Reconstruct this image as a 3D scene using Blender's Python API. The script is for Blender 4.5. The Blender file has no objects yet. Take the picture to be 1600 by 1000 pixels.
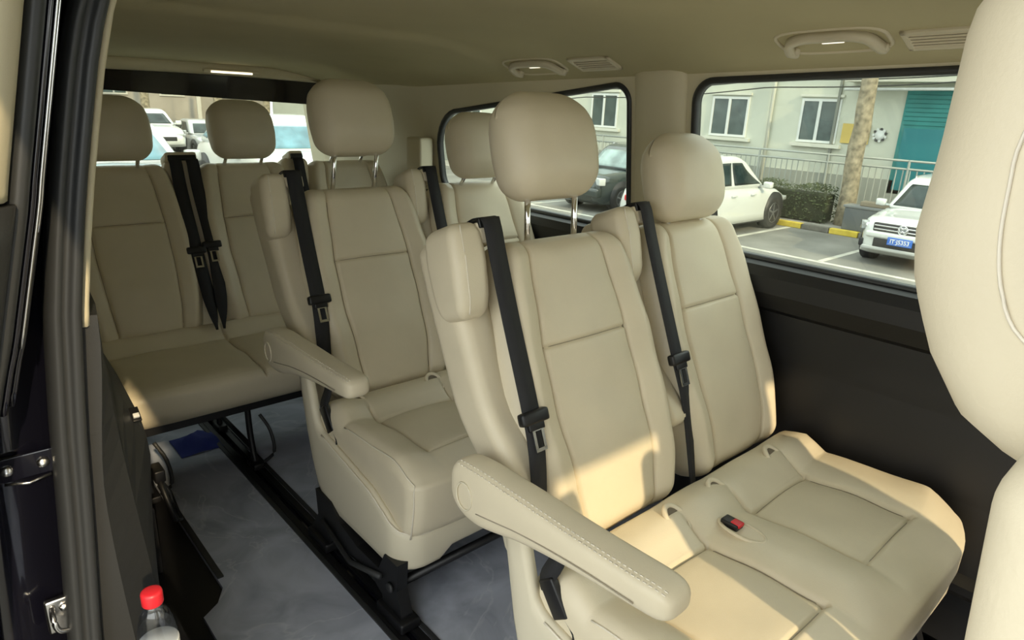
import bpy, bmesh, math, random
from mathutils import Vector, Matrix
random.seed(7)
R = math.radians
S = bpy.context.scene
COL = S.collection

# ------------------------------------------------------------------ camera
CAM = Vector((0, 0, 1.27))
YAW, PITCH, ROLL, FPX = R(42.416), R(-18.055), R(2.618), 1034.0
cd = bpy.data.cameras.new('camera'); cam = bpy.data.objects.new('camera', cd); COL.objects.link(cam)
fw = Vector((math.sin(YAW)*math.cos(PITCH), math.cos(YAW)*math.cos(PITCH), math.sin(PITCH)))
rt = Vector((math.cos(YAW), -math.sin(YAW), 0)); up = rt.cross(fw)
r2 = rt*math.cos(ROLL)+up*math.sin(ROLL); u2 = -rt*math.sin(ROLL)+up*math.cos(ROLL)
M4 = Matrix((r2, u2, -fw)).transposed().to_4x4(); M4.translation = CAM
cam.matrix_world = M4
cd.sensor_fit = 'HORIZONTAL'; cd.sensor_width = 36; cd.lens = 36*FPX/1600; cd.clip_start = .01; cd.clip_end = 400
S.camera = cam

# ------------------------------------------------------------------ light
S.view_settings.view_transform = 'Standard'; S.view_settings.look = 'None'
S.view_settings.gamma = 1; S.view_settings.use_curve_mapping = False
S.view_settings.exposure = 1.62
S.cycles.diffuse_bounces = 7; S.cycles.max_bounces = 14; S.cycles.transparent_max_bounces = 12
w = bpy.data.worlds.new('hazy_sky'); S.world = w; w.use_nodes = True
wn = w.node_tree.nodes; bg = wn['Background']; bg.inputs[0].default_value = (.96, 1.0, .97, 1); bg.inputs[1].default_value = 1.0
sd = bpy.data.lights.new('sun', 'SUN'); sd.energy = 1.25; sd.angle = R(1.0); sd.color = (1, .80, .50)
sun = bpy.data.objects.new('sun', sd); COL.objects.link(sun)
SUN_DIR = Vector((.20, 1.0, -.575))
sun.rotation_euler = SUN_DIR.to_track_quat('-Z', 'Y').to_euler()

# ------------------------------------------------------------------ materials
MATS = {}
def mat(name, col, rough=.5, metal=0, noise=None, bump=None, spec=.5, coat=0, emit=None):
    if name in MATS: return MATS[name]
    m = bpy.data.materials.new(name); m.use_nodes = True
    nt = m.node_tree; b = nt.nodes['Principled BSDF']
    b.inputs['Base Color'].default_value = (*col, 1); b.inputs['Roughness'].default_value = rough
    b.inputs['Metallic'].default_value = metal; b.inputs['Specular IOR Level'].default_value = spec
    b.inputs['Coat Weight'].default_value = coat
    tc = nt.nodes.new('ShaderNodeTexCoord')
    if noise:
        sc, amt, det = noise
        n = nt.nodes.new('ShaderNodeTexNoise'); n.inputs['Scale'].default_value = sc; n.inputs['Detail'].default_value = det
        nt.links.new(tc.outputs['Object'], n.inputs['Vector'])
        rp = nt.nodes.new('ShaderNodeValToRGB')
        rp.color_ramp.elements[0].position = .3; rp.color_ramp.elements[1].position = .7
        rp.color_ramp.elements[0].color = (*[c*(1-amt) for c in col], 1)
        rp.color_ramp.elements[1].color = (*[min(1, c*(1+amt)) for c in col], 1)
        nt.links.new(n.outputs['Fac'], rp.inputs['Fac']); nt.links.new(rp.outputs['Color'], b.inputs['Base Color'])
    if bump:
        sc, st = bump
        n = nt.nodes.new('ShaderNodeTexNoise'); n.inputs['Scale'].default_value = sc; n.inputs['Detail'].default_value = 3
        nt.links.new(tc.outputs['Object'], n.inputs['Vector'])
        bp = nt.nodes.new('ShaderNodeBump'); bp.inputs['Strength'].default_value = st; bp.inputs['Distance'].default_value = .002
        nt.links.new(n.outputs['Fac'], bp.inputs['Height']); nt.links.new(bp.outputs['Normal'], b.inputs['Normal'])
    if emit:
        b.inputs['Emission Color'].default_value = (*emit[0], 1); b.inputs['Emission Strength'].default_value = emit[1]
    MATS[name] = m
    return m
def glass(name, tint, refl=.06):
    m = bpy.data.materials.new(name); m.use_nodes = True; nt = m.node_tree; nt.nodes.clear()
    o = nt.nodes.new('ShaderNodeOutputMaterial'); t = nt.nodes.new('ShaderNodeBsdfTransparent'); t.inputs[0].default_value = (*tint, 1)
    g = nt.nodes.new('ShaderNodeBsdfGlossy'); g.inputs['Roughness'].default_value = .03
    mx = nt.nodes.new('ShaderNodeMixShader'); mx.inputs[0].default_value = refl
    nt.links.new(t.outputs[0], mx.inputs[1]); nt.links.new(g.outputs[0], mx.inputs[2]); nt.links.new(mx.outputs[0], o.inputs[0])
    return m
leather = mat('beige_leather', (.655, .58, .43), .42, noise=(9, .035, 4), bump=(420, .12), spec=.4)
leather2 = mat('beige_leather_perforated', (.635, .56, .41), .45, noise=(9, .03, 4), bump=(600, .2), spec=.4)
shellm = mat('beige_plastic', (.64, .58, .44), .5, bump=(500, .08))
stitchm = mat('cream_thread', (.72, .66, .55), .7)
groovem = mat('dark_seam', (.16, .13, .09), .8)
headl = mat('headliner_cloth', (.51, .465, .30), .85, noise=(5, .03, 3), bump=(700, .25), spec=.2)
trimb = mat('beige_trim', (.64, .58, .42), .6, bump=(600, .1))
beltm = mat('black_webbing', (.012, .012, .014), .75, bump=(900, .3))
blackp = mat('black_plastic', (.006, .006, .007), .45, bump=(500, .1))
greyp = mat('charcoal_plastic', (.026, .027, .028), .5, bump=(500, .12))
rubber = mat('black_rubber', (.03, .032, .034), .42)
paintb = mat('black_paint', (.006, .006, .012), .12, coat=.6)
steel = mat('steel', (.62, .62, .62), .25, metal=1)
chrome = mat('chrome', (.85, .85, .86), .08, metal=1)
redm = mat('red_plastic', (.62, .02, .03), .4)
whitem = mat('white_paint_plain', (.72, .73, .72), .5)
blackcloth = mat('charcoal_carpet', (.02, .02, .022), .95, bump=(300, .5))
tint = glass('tinted_glass', (.84, .88, .85), .04)

def marble():
    m = bpy.data.materials.new('grey_marbled_vinyl'); m.use_nodes = True; nt = m.node_tree; b = nt.nodes['Principled BSDF']
    tc = nt.nodes.new('ShaderNodeTexCoord')
    n1 = nt.nodes.new('ShaderNodeTexNoise'); n1.inputs['Scale'].default_value = 5; n1.inputs['Detail'].default_value = 8; n1.inputs['Distortion'].default_value = 1.2
    nt.links.new(tc.outputs['Object'], n1.inputs['Vector'])
    rp = nt.nodes.new('ShaderNodeValToRGB'); e = rp.color_ramp.elements
    e[0].position = .3; e[0].color = (.28, .30, .36, 1); e[1].position = .72; e[1].color = (.52, .55, .64, 1)
    nt.links.new(n1.outputs['Fac'], rp.inputs['Fac'])
    n2 = nt.nodes.new('ShaderNodeTexNoise'); n2.inputs['Scale'].default_value = 2.2; n2.inputs['Detail'].default_value = 5; n2.inputs['Distortion'].default_value = 1.6
    nt.links.new(tc.outputs['Object'], n2.inputs['Vector'])
    r2_ = nt.nodes.new('ShaderNodeValToRGB'); q = r2_.color_ramp.elements
    q[0].position = .485; q[0].color = (0, 0, 0, 1); q[1].position = .5; q[1].color = (1, 1, 1, 1)
    k = q.new(.515); k.color = (0, 0, 0, 1)
    nt.links.new(n2.outputs['Fac'], r2_.inputs['Fac'])
    mx = nt.nodes.new('ShaderNodeMix'); mx.data_type = 'RGBA'
    mu = nt.nodes.new('ShaderNodeMath'); mu.operation = 'MULTIPLY'; mu.inputs[1].default_value = .35
    nt.links.new(r2_.outputs['Color'], mu.inputs[0]); nt.links.new(mu.outputs[0], mx.inputs[0])
    nt.links.new(rp.outputs['Color'], mx.inputs[6]); mx.inputs[7].default_value = (.66, .68, .70, 1)
    nt.links.new(mx.outputs[2], b.inputs['Base Color']); b.inputs['Roughness'].default_value = .35
    return m
vinyl = marble()

# ------------------------------------------------------------------ helpers
def tag(o, label=None, cat=None, group=None, kind=None):
    if label: o['label'] = label
    if cat: o['category'] = cat
    if group: o['group'] = group
    if kind: o['kind'] = kind
    return o
def empty(name, loc=(0, 0, 0), rz=0):
    o = bpy.data.objects.new(name, None); o.empty_display_size = .05; COL.objects.link(o); o.location = loc; o.rotation_euler = (0, 0, rz); return o
def obj(name, verts, faces, m, parent=None, smooth=True):
    me = bpy.data.meshes.new(name); me.from_pydata([tuple(v) for v in verts], [], faces)
    me.materials.append(m)
    bm = bmesh.new(); bm.from_mesh(me); bmesh.ops.recalc_face_normals(bm, faces=bm.faces); bm.to_mesh(me); bm.free()
    if smooth: me.polygons.foreach_set('use_smooth', [True]*len(me.polygons))
    o = bpy.data.objects.new(name, me); COL.objects.link(o)
    if parent: o.parent = parent
    return o
class MB:
    """collects simple shapes into one mesh"""
    def __init__(s): s.v = []; s.f = []
    def add(s, v, f):
        b = len(s.v); s.v += [Vector(p) for p in v]; s.f += [[i+b for i in q] for q in f]; return s
    def box(s, c, h, rot=None, ch=0):
        c = Vector(c); h = Vector(h); rot = rot or Matrix.Identity(3)
        if ch <= 0:
            v = [c+rot@Vector((x*h.x, y*h.y, z*h.z)) for x in (-1, 1) for y in (-1, 1) for z in (-1, 1)]
            return s.add(v, [[0, 1, 3, 2], [4, 6, 7, 5], [0, 4, 5, 1], [2, 3, 7, 6], [0, 2, 6, 4], [1, 5, 7, 3]])
        bm = bmesh.new(); bmesh.ops.create_cube(bm, size=2)
        for q in bm.verts: q.co = Vector((q.co.x*h.x, q.co.y*h.y, q.co.z*h.z))
        bmesh.ops.bevel(bm, geom=bm.edges[:], offset=ch, segments=2, affect='EDGES', profile=.6)
        bm.verts.index_update()
        s.add([c+rot@q.co for q in bm.verts], [[q.index for q in f.verts] for f in bm.faces]); bm.free(); return s
    def span(s, a, b, ch=0):
        a = Vector(a); b = Vector(b); return s.box((a+b)/2, [abs(t)/2 for t in (b-a)], None, ch)
    def loft(s, rings, caps=True):
        n = len(rings[0]); v = [p for r in rings for p in r]; f = []
        for i in range(len(rings)-1):
            for j in range(n):
                k = (j+1) % n; f.append([i*n+j, i*n+k, (i+1)*n+k, (i+1)*n+j])
        if caps: f += [list(range(n))[::-1], [(len(rings)-1)*n+j for j in range(n)]]
        return s.add(v, f)
    def tube(s, pts, r, n=8):
        pts = [Vector(p) for p in pts]; rings = []
        for i, p in enumerate(pts):
            t = (pts[min(i+1, len(pts)-1)]-pts[max(i-1, 0)]).normalized()
            a = t.cross(Vector((0, 0, 1)) if abs(t.z) < .9 else Vector((1, 0, 0))).normalized(); b = t.cross(a)
            rr = r[i] if isinstance(r, (list, tuple)) else r
            rings.append([p+a*rr*math.cos(2*math.pi*k/n)+b*rr*math.sin(2*math.pi*k/n) for k in range(n)])
        return s.loft(rings)
    def lathe(s, c, prof, n=24, axis='z'):
        c = Vector(c); rings = []
        for r, h in prof:
            ring = []
            for k in range(n):
                a = 2*math.pi*k/n; x, y = r*math.cos(a), r*math.sin(a)
                ring.append(c+Vector({'z': (x, y, h), 'x': (h, x, y), 'y': (x, h, y)}[axis]))
            rings.append(ring)
        return s.loft(rings)
    def prism(s, poly, a, b, axis='x'):
        """poly of 2-d points, extruded from a to b along axis"""
        def P(t, q): return {'x': (t, q[0], q[1]), 'y': (q[0], t, q[1]), 'z': (q[0], q[1], t)}[axis]
        n = len(poly); v = [P(a, q) for q in poly]+[P(b, q) for q in poly]
        f = [list(range(n)), [n+i for i in range(n)][::-1]]+[[i, (i+1) % n, n+(i+1) % n, n+i] for i in range(n)]
        return s.add(v, f)
    def ribbon(s, pts, width, thick=.0015, wdir=(1, 0, 0)):
        pts = [Vector(p) for p in pts]; rings = []
        for i, p in enumerate(pts):
            t = (pts[min(i+1, len(pts)-1)]-pts[max(i-1, 0)]).normalized()
            wd = Vector(wdir[i] if isinstance(wdir, list) else wdir); wd = (wd-t*wd.dot(t)).normalized(); n = t.cross(wd)
            ww = width[i] if isinstance(width, list) else width
            rings.append([p+wd*ww/2+n*thick, p-wd*ww/2+n*thick, p-wd*ww/2-n*thick, p+wd*ww/2-n*thick])
        return s.loft(rings)
    def build(s, name, m, parent=None, smooth=False):
        o = obj(name, s.v, s.f, m, parent, smooth)
        return o
def smooth_pts(P, n=6):
    """Catmull-Rom through points"""
    P = [Vector(p) for p in P]; out = []
    for i in range(len(P)-1):
        p0, p1, p2, p3 = P[max(i-1, 0)], P[i], P[i+1], P[min(i+2, len(P)-1)]
        for k in range(n):
            t = k/n
            out.append(.5*((2*p1)+(p2-p0)*t+(2*p0-5*p1+4*p2-p3)*t*t+(3*p1-p0-3*p2+p3)*t**3))
    out.append(P[-1]); return out
def axis(h, r, n=8, extra=(), nc=4):
    c = [h-r+r*math.tan(math.pi/4*k/nc) for k in range(nc+1)]
    L = set(round(t, 5) for t in c)|set(round(-t, 5) for t in c)
    for k in range(1, n): L.add(round(-(h-r)+2*(h-r)*k/n, 5))
    L = sorted(L)
    ex = sorted(set(round(e, 5) for e in extra if abs(e) < h-.002))
    L = [t for t in L if all(abs(t-e) > .0025 for e in ex)]
    return sorted(L+ex)
def seam_extra(*xs, d=(-.011, -.006, -.003, 0, .003, .006, .011)): return [x+k for x in xs for k in d]
def rbox(h, r, ax, deform, region=None):
    """rounded box surface. ax = three coordinate lists; returns {region:(verts,faces)}"""
    idx = {}; V = []; out = {}
    def vid(q):
        k = (round(q[0], 5), round(q[1], 5), round(q[2], 5))
        if k not in idx:
            p = Vector([max(-(h[i]-r), min(h[i]-r, q[i])) for i in range(3)]); d = Vector(q)-p
            if d.length > 1e-9: p = p+d.normalized()*r
            idx[k] = len(V); V.append(deform(p, Vector(q)))
        return idx[k]
    for a in range(3):
        b, c = (a+1) % 3, (a+2) % 3
        for sgn in (-1, 1):
            for i in range(len(ax[b])-1):
                for j in range(len(ax[c])-1):
                    qs = []
                    for (ii, jj) in ((i, j), (i+1, j), (i+1, j+1), (i, j+1)):
                        q = [0, 0, 0]; q[a] = sgn*h[a]; q[b] = ax[b][ii]; q[c] = ax[c][jj]; qs.append(q)
                    cen = Vector([sum(q[k] for q in qs)/4 for k in range(3)])
                    rg = region(cen, a, sgn) if region else 'main'
                    out.setdefault(rg, []).append([vid(q) for q in (qs if sgn > 0 else qs[::-1])])
    res = {}
    for rg, fs in out.items():
        used = {}; vv = []; ff = []
        for f in fs:
            g = []
            for i in f:
                if i not in used: used[i] = len(vv); vv.append(V[i])
                g.append(used[i])
            ff.append(g)
        res[rg] = (vv, ff)
    return res
def soft(name, c, h, r, m, parent=None, n=6, deform=None):
    """one rounded box part"""
    c = Vector(c)
    d = (lambda p, q: c+p) if deform is None else (lambda p, q: deform(c+p, p))
    g = rbox(h, r, [axis(h[i], r, n, nc=3) for i in range(3)], d)['main']
    return obj(name, g[0], g[1], m, parent)
def G(x, s): return math.exp(-(x/s)**2)
def sm(a, b, x):
    t = max(0, min(1, (x-a)/(b-a))); return t*t*(3-2*t)
def lerp(a, b, t): return a+(b-a)*t
def interp(tab, x):
    if x <= tab[0][0]: return tab[0][1]
    for (a, b), (c, d) in zip(tab, tab[1:]):
        if x <= c: return b+(d-b)*(x-a)/(c-a)
    return tab[-1][1]
def children(o): return [c for c in bpy.data.objects if c.parent == o]
def copy_tree(o, parent=None, skip=()):
    c = o.copy(); COL.objects.link(c)
    if parent: c.parent = parent
    for ch in [k for k in bpy.data.objects if k.parent == o]:
        if ch.name.split('.')[0] in skip: continue
        copy_tree(ch, c, skip)
    return c

# ================================================================== THE VAN (setting)
XL = 1.765            # inner left wall at the sill
def xw(z): return XL-.14*max(0, z-.88)-.25*max(0, z-1.25)**2      # the upper wall leans in
XR = .13
def zroof(y): return 1.505-.030*max(0, y)-.004*max(0, y-1.6)**2

# ---- floor
f = empty('floor'); tag(f, kind='structure')
MB().span((.16, -1.3, -.05), (1.80, 3.45, -.012)).build('floor_pan', blackp, f)
MB().prism([(.36, -1.0), (.70, -1.0), (.70, 3.0), (.435, 3.0), (.435, 1.58), (.405, 1.53), (.36, 1.50)], -.012, 0, 'z').build('vinyl_mat', vinyl, f)
MB().span((.765, -1.0, -.012), (1.74, 3.0, 0), .003).build('vinyl_mat', vinyl, f)
for a, b in (((.686, -1.0, 0), (.70, 3.0, .006)), ((.765, -1.0, 0), (.778, 3.0, .006)), ((.435, 1.62, 0), (.452, 2.2, .006))):
    MB().span(a, b, .002).build('mat_edging', greyp, f)
# ---- seat rail in the floor slot
rail = empty('seat_rail', (.732, 1, 0)); tag(rail, 'black floor rail running past the aisle side of the middle seats', 'rail')
MB().span((-.030, -2, -.014), (-.010, 2, .004), .002).build('rail_lip', blackp, rail)
MB().span((.010, -2, -.014), (.030, 2, .004), .002).build('rail_lip', blackp, rail)
MB().span((-.010, -2, -.014), (.010, 2, -.010)).build('rail_slot', paintb, rail)

# ---- ceiling
def zc(x, y):
    zt = zroof(y)
    side = max(0, x-1.18)
    z = zt-.50*max(0, x-1.25)**2
    z -= .55*max(0, .48-x)**2
    # the rear headliner section sits a little lower behind a soft curved joint
    z -= .016*sm(-.03, .05, y-(1.74+.16*max(0, x-.95)**1.2))*sm(1.70, 1.45, x)
    return z
nx, ny = 60, 180; V = []; F = []
for j in range(ny+1):
    for i in range(nx+1):
        x = lerp(.20, 1.735, i/nx); y = lerp(-.86, 3.24, j/ny); V.append((x, y, zc(x, y)))
for j in range(ny):
    for i in range(nx):
        a = j*(nx+1)+i; F.append([a, a+1, a+nx+2, a+nx+1])
co = obj('ceiling', V, F, headl); tag(co, kind='structure')
md = co.modifiers.new('thick', 'SOLIDIFY'); md.thickness = .05; md.offset = 1
# outer roof skin closes the shell above the headliner
MB().span((.12, -.86, 1.60), (1.80, 3.4, 1.615)).build('trim_1', paintb)
tag(bpy.data.objects['trim_1'], kind='structure')

cr_ = MB().prism([(.02, 1.62), (-.01, 1.54), (.06, 1.475), (.225, 1.475), (.235, 1.50), (.235, 1.62)], -.95, 1.75, 'y').build('trim_2', paintb); tag(cr_, kind='structure')  # rail over the door opening, added to keep sun off the rear row
# ---- left wall with two windows
def rrect(y0, y1, z0, zt0, zt1, r, n=8):
    """rounded opening; top edge runs from zt0 at y0 to zt1 at y1. loop of (y,z)"""
    C = [(y1, z0, -90), (y1, zt1, 0), (y0, zt0, 90), (y0, z0, 180)]
    P = []
    rs = r if isinstance(r, (list, tuple)) else [r]*4
    for k, (y, z, a0) in enumerate(C):
        rr = rs[k]
        cy = y-rr if y == y1 else y+rr; cz = z+rr if k in (0, 3) else z-rr
        for i in range(n+1):
            a = R(a0+90*i/n); P.append((cy+rr*math.cos(a), cz+rr*math.sin(a)))
    return P
def subdivide_loop(P, step=.06):
    out = []
    for i, p in enumerate(P):
        q = P[(i+1) % len(P)]; d = math.dist(p, q); n = max(1, int(d/step))
        for k in range(n): out.append((lerp(p[0], q[0], k/n), lerp(p[1], q[1], k/n)))
    return out
def wall_panel(name, loop, box, xf, m, parent):
    """surface between an opening loop and a rectangle (y0,y1,z0,z1)"""
    y0, y1, z0, z1 = box; cy = sum(p[0] for p in loop)/len(loop); cz = sum(p[1] for p in loop)/len(loop)
    V = []; F = []; n = len(loop); K = 5
    for (y, z) in loop:
        dy, dz = y-cy, z-cz
        t = min([(y1-cy)/dy if dy > 1e-9 else 1e9, (y0-cy)/dy if dy < -1e-9 else 1e9, (z1-cz)/dz if dz > 1e-9 else 1e9, (z0-cz)/dz if dz < -1e-9 else 1e9])
        for k in range(K+1):
            s_ = 1+(t-1)*k/K; yy, zz = cy+dy*s_, cz+dz*s_; V.append((xf(zz), yy, zz))
    for i in range(n):
        j = (i+1) % n
        for k in range(K): F.append([i*(K+1)+k, j*(K+1)+k, j*(K+1)+k+1, i*(K+1)+k+1])
    o = obj(name, V, F, m, parent)
    return o
def loop_tube(name, loop, xf, prof, m, parent):
    """sweep a profile [(inset, dx)] round a loop of (y,z)"""
    n = len(loop); rings = []
    for i in range(n):
        a = Vector(loop[i-1]); b = Vector(loop[(i+1) % n]); t = (b-a).normalized(); nrm = Vector((-t.y, t.x))   # inward for ccw
        y, z = loop[i]; rings.append([(xf(z)+dx, y+nrm.x*ins, z+nrm.y*ins) for ins, dx in prof])
    V = [p for r_ in rings for p in r_]; k = len(prof); F = []
    for i in range(n):
        j = (i+1) % n
        for q in range(k): F.append([i*k+q, i*k+(q+1) % k, j*k+(q+1) % k, j*k+q])
    return obj(name, V, F, m, parent)
wl = empty('wall_left'); tag(wl, kind='structure')
L1 = subdivide_loop(rrect(-.45, 1.135, .885, 1.415, 1.355, .06))
L2 = subdivide_loop(rrect(1.375, 2.42, .885, 1.340, 1.235, [.08, .17, .05, .05]))
wall_panel('upper_trim', L1, (-.86, 1.25, .80, 1.52), xw, trimb, wl)
wall_panel('upper_trim', L2, (1.25, 2.52, .80, 1.52), xw, trimb, wl)
V = []; F = []
for i in range(13):
    for j in range(13):
        y = 2.52+i*.075; z = .80+j*.0583
        V.append((xw(z)-.10*sm(2.7, 3.4, y)-.03*sm(2.52, 2.75, y), y, z))
for i in range(12):
    for j in range(12): F.append([i*13+j, (i+1)*13+j, (i+1)*13+j+1, i*13+j+1])
obj('rear_pillar_trim', V, F, trimb, wl)
MB().box((1.69, 2.50, 1.03), (.035, .055, .085), None, .012).build('belt_cover', trimb, wl, True)
# pillar between the windows, a slightly proud moulding
rings = []
for k in range(15):
    z = lerp(.86, 1.40, k/14); xx = xw(z)
    rings.append([(xx+.01, 1.155, z), (xx-.012, 1.175, z), (xx-.022, 1.21, z), (xx-.022, 1.30, z), (xx-.012, 1.34, z), (xx+.01, 1.36, z)])
MB().loft(rings).build('pillar_trim', trimb, wl, True)
# black lower panel: profile in x over z, with the ledge, a fold and a map pocket rail
prof = [(-.03, 1.80), (.02, 1.75), (.16, 1.752), (.185, 1.728), (.205, 1.728), (.225, 1.752), (.40, 1.765), (.60, 1.768), (.66, 1.766),
        (.74, 1.762), (.755, 1.738), (.80, 1.722), (.845, 1.722), (.872, 1.735), (.885, 1.765), (.885, 1.82), (-.03, 1.86)]
MB().prism([(x, z) for z, x in prof], -.86, 2.55, 'y').build('lower_panel', blackp, wl)
MB().prism([(x-.0, z) for z, x in prof], 2.56, 3.4, 'y').build('lower_panel', blackp, wl)
# outer skin behind the trim so no daylight leaks
MB().span((1.86, -.9, -.6), (1.88, 3.5, .86)).build('outer_skin', paintb, wl)
def window(name, loop, xf, label):
    wi = empty(name); tag(wi, kind='structure')
    loop_tube('rubber_seal', loop, xf, [(-.009, -.006), (.002, -.009), (.008, -.003), (.008, .018), (-.012, .018)], rubber, wi)
    V = [(xf(z)+.010, y, z) for y, z in loop]; V2 = [(xf(z)+.014, y, z) for y, z in loop]; n = len(loop)
    obj('pane', V+V2, [list(range(n)), [n+i for i in range(n)][::-1]]+[[i, (i+1) % n, n+(i+1) % n, n+i] for i in range(n)], tint, wi, False)
    return wi
window('window_1', L1, xw, '')
window('window_2', L2, xw, '')

# ---- rear wall: tailgate with window
wr = empty('wall_rear'); tag(wr, kind='structure')
YB = 3.30
LB = subdivide_loop([(x, z) for x, z in rrect(.34, 1.66, .86, 1.262, 1.222, .05)])
def rear_surface(x, z): return YB-.16*max(0, z-.86)
def yz_panel(name, loop, box, m, parent, off=0):
    o = wall_panel(name, loop, box, lambda z: 0, m, parent)
    for v in o.data.vertices:
        x, z = v.co.y, v.co.z; v.co = (x, rear_surface(x, z)+off, z)
    return o
yz_panel('tailgate_frame', LB, (.10, 1.80, .70, 1.42), paintb, wr)
MB().span((.10, YB-.03, -.05), (1.80, YB, .72)).build('tailgate_panel', greyp, wr)
# headliner end strip above the dark band
rings = []
for k in range(25):
    x = lerp(.22, 1.70, k/24); d = .03*(2*(x-.95)/1.5)**2
    rings.append([(x, 3.22-d, zc(x, 3.2)+.03), (x, 3.195-d, zc(x, 3.2)-.012), (x, 3.20-d, 1.346-.5*d), (x, 3.225-d, 1.336-.5*d), (x, 3.25-d, 1.340-.5*d)])
MB().loft(rings).build('header_strip', trimb, wr, True)
w3 = empty('window_3'); tag(w3, kind='structure')
n = len(LB); P = [(x, rear_surface(x, z)+.01, z) for x, z in LB]; P2 = [(x, rear_surface(x, z)+.014, z) for x, z in LB]
obj('pane', P+P2, [list(range(n)), [n+i for i in range(n)][::-1]]+[[i, (i+1) % n, n+(i+1) % n, n+i] for i in range(n)], tint, w3, False)

# ---- right side behind the sliding door opening
wg = empty('wall_right'); tag(wg, kind='structure')
def xs(z):       # where the body flange runs at y = 1.15: leans in and curls in at the roof
    return interp([(-.3, .03), (.393, .077), (.575, .092), (.763, .106), (.944, .124), (1.037, .139), (1.126, .155), (1.212, .173), (1.295, .191), (1.376, .213), (1.42, .232), (1.46, .265), (1.50, .33)], z)
zz = [-.30+.06*k for k in range(30)]
def strip(name, pr, m, parent, z0=-.3, z1=1.44, n=36, smooth=True):
    """sweep profile [(dx,y)] up the door opening edge"""
    rings = [[(xs(z)+dx, y, z) for dx, y in pr] for z in [lerp(z0, z1, k/n) for k in range(n+1)]]
    return MB().loft(rings).build(name, m, parent, smooth)
strip('door_seal', [(-.012, 1.17), (-.014, 1.13), (-.006, 1.108), (.003, 1.11), (.008, 1.122), (.014, 1.11), (.023, 1.105), (.030, 1.115), (.034, 1.14), (.034, 1.20), (-.012, 1.20)], rubber, wg, -.3, 1.50)
strip('pillar_edge_trim', [(.034, 1.21), (.032, 1.165), (.036, 1.15), (.042, 1.148), (.047, 1.155), (.049, 1.19), (.049, 1.25)], trimb, wg, .915, 1.50)
strip('body_pillar', [(-.16, 1.17), (-.012, 1.17), (-.012, 1.22), (-.16, 1.22)], paintb, wg, -.3, 1.50)
strip('pillar_inner', [(.034, 1.20), (.046, 1.25), (.05, 1.40), (.05, 1.60), (.0, 1.6), (.0, 1.2)], trimb, wg, .44, 1.50)
MB().prism([(1.6, .44), (3.35, .44), (3.35, 1.45), (1.6, 1.45)], .10, .22, 'x').build('rear_side_trim', trimb, wg)
# charcoal lower trim box with its ledge
def boxprof(z):
    xc = interp([(0, .245), (.125, .255), (.345, .28), (.50, .294), (.54, .290), (.60, .268), (.69, .237), (.833, .221), (.93, .215)], z)
    return [(xs(z)+.030, 1.16), (lerp(.17, .150, sm(0, .6, z))+.03*sm(.6, .93, z), 1.155), (min(xc-.02, lerp(.225, .19, sm(.1, .85, z))), 1.22), (xc, 1.50), (xc+.012, 1.60), (xc+.03, 1.9), (.10, 1.9), (.06, 1.3)]
rings = [boxprof(z) for z in [-.05+.049*k for k in range(21)]]
rings = [[(x, y, -.05+.049*k) for x, y in r_] for k, r_ in enumerate(rings)]
MB().loft(rings).build('lower_trim', greyp, wg, False)
MB().prism([(.10, -.05), (.295, -.05), (.325, .40), (.30, .44), (.10, .46)], 1.75, 3.3, 'y').build('side_ledge', greyp, wg)
MB().span((.30, 1.75, -.012), (.335, 3.2, .20), .01).build('kick_trim', blackp, wg)
lb = MB().span((.262, 1.50, .560), (.288, 1.535, .585), .003); 
# step well beyond the mat and its curved black kick panel
MB().span((-.02, -1.0, -.33), (.205, 1.16, -.30)).build('step_plate', greyp, wg)
MB().span((.205, -1.0, -.33), (.215, 1.5, -.012)).build('step_riser', blackp, wg)

MB().prism([(-.60, -.35), (-.18, -.35), (-.18, .9), (-.22, 1.5), (-.60, 1.5)], -.03, .11, 'x').build('sun_block_pillar', paintb, wg)  # unseen front pillar, added and sized to keep sun off the aisle floor
MB().span((-.02, -1.3, -.35), (.10, -.60, .86)).build('front_door_panel', greyp, wg)
# striker plates on the black pillar
def bolt_plate(c):
    t = empty('striker_plate', c); 
    MB().span((-.040, -.004, -.020), (.040, .004, .020), .002).build('plate', paintb, t)
    for dx in (-.024, .022):
        MB().lathe((dx, -.004, 0), [(0, -.006), (.006, -.006), (.0085, -.003), (.009, 0)], 16, 'y').build('bolt', steel, t, True)
    MB().tube([(-.03, -.004, -.022), (.0, -.010, -.026), (.03, -.006, -.022)], .0025).build('edge_clip', steel, t, True)
    return t
t = bolt_plate((.055, 1.163, .705)); tag(t, 'small black plate with two silver bolts on the black door pillar', 'plate')
t = empty('door_striker', (.062, 1.150, .425)); tag(t, 'silver metal door striker at the foot of the black pillar', 'latch')
MB().box((0, .006, 0), (.022, .006, .032), None, .004).build('plate', steel, t, True)
MB().tube(smooth_pts([(-.012, 0, .02), (-.014, -.02, .012), (-.010, -.026, -.008), (.006, -.02, -.018), (.012, 0, -.02)]), .0045).build('loop', steel, t, True)
MB().lathe((.004, 0, .016), [(0, -.006), (.006, -.006), (.008, 0)], 14, 'y').build('bolt', steel, t, True)

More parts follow.
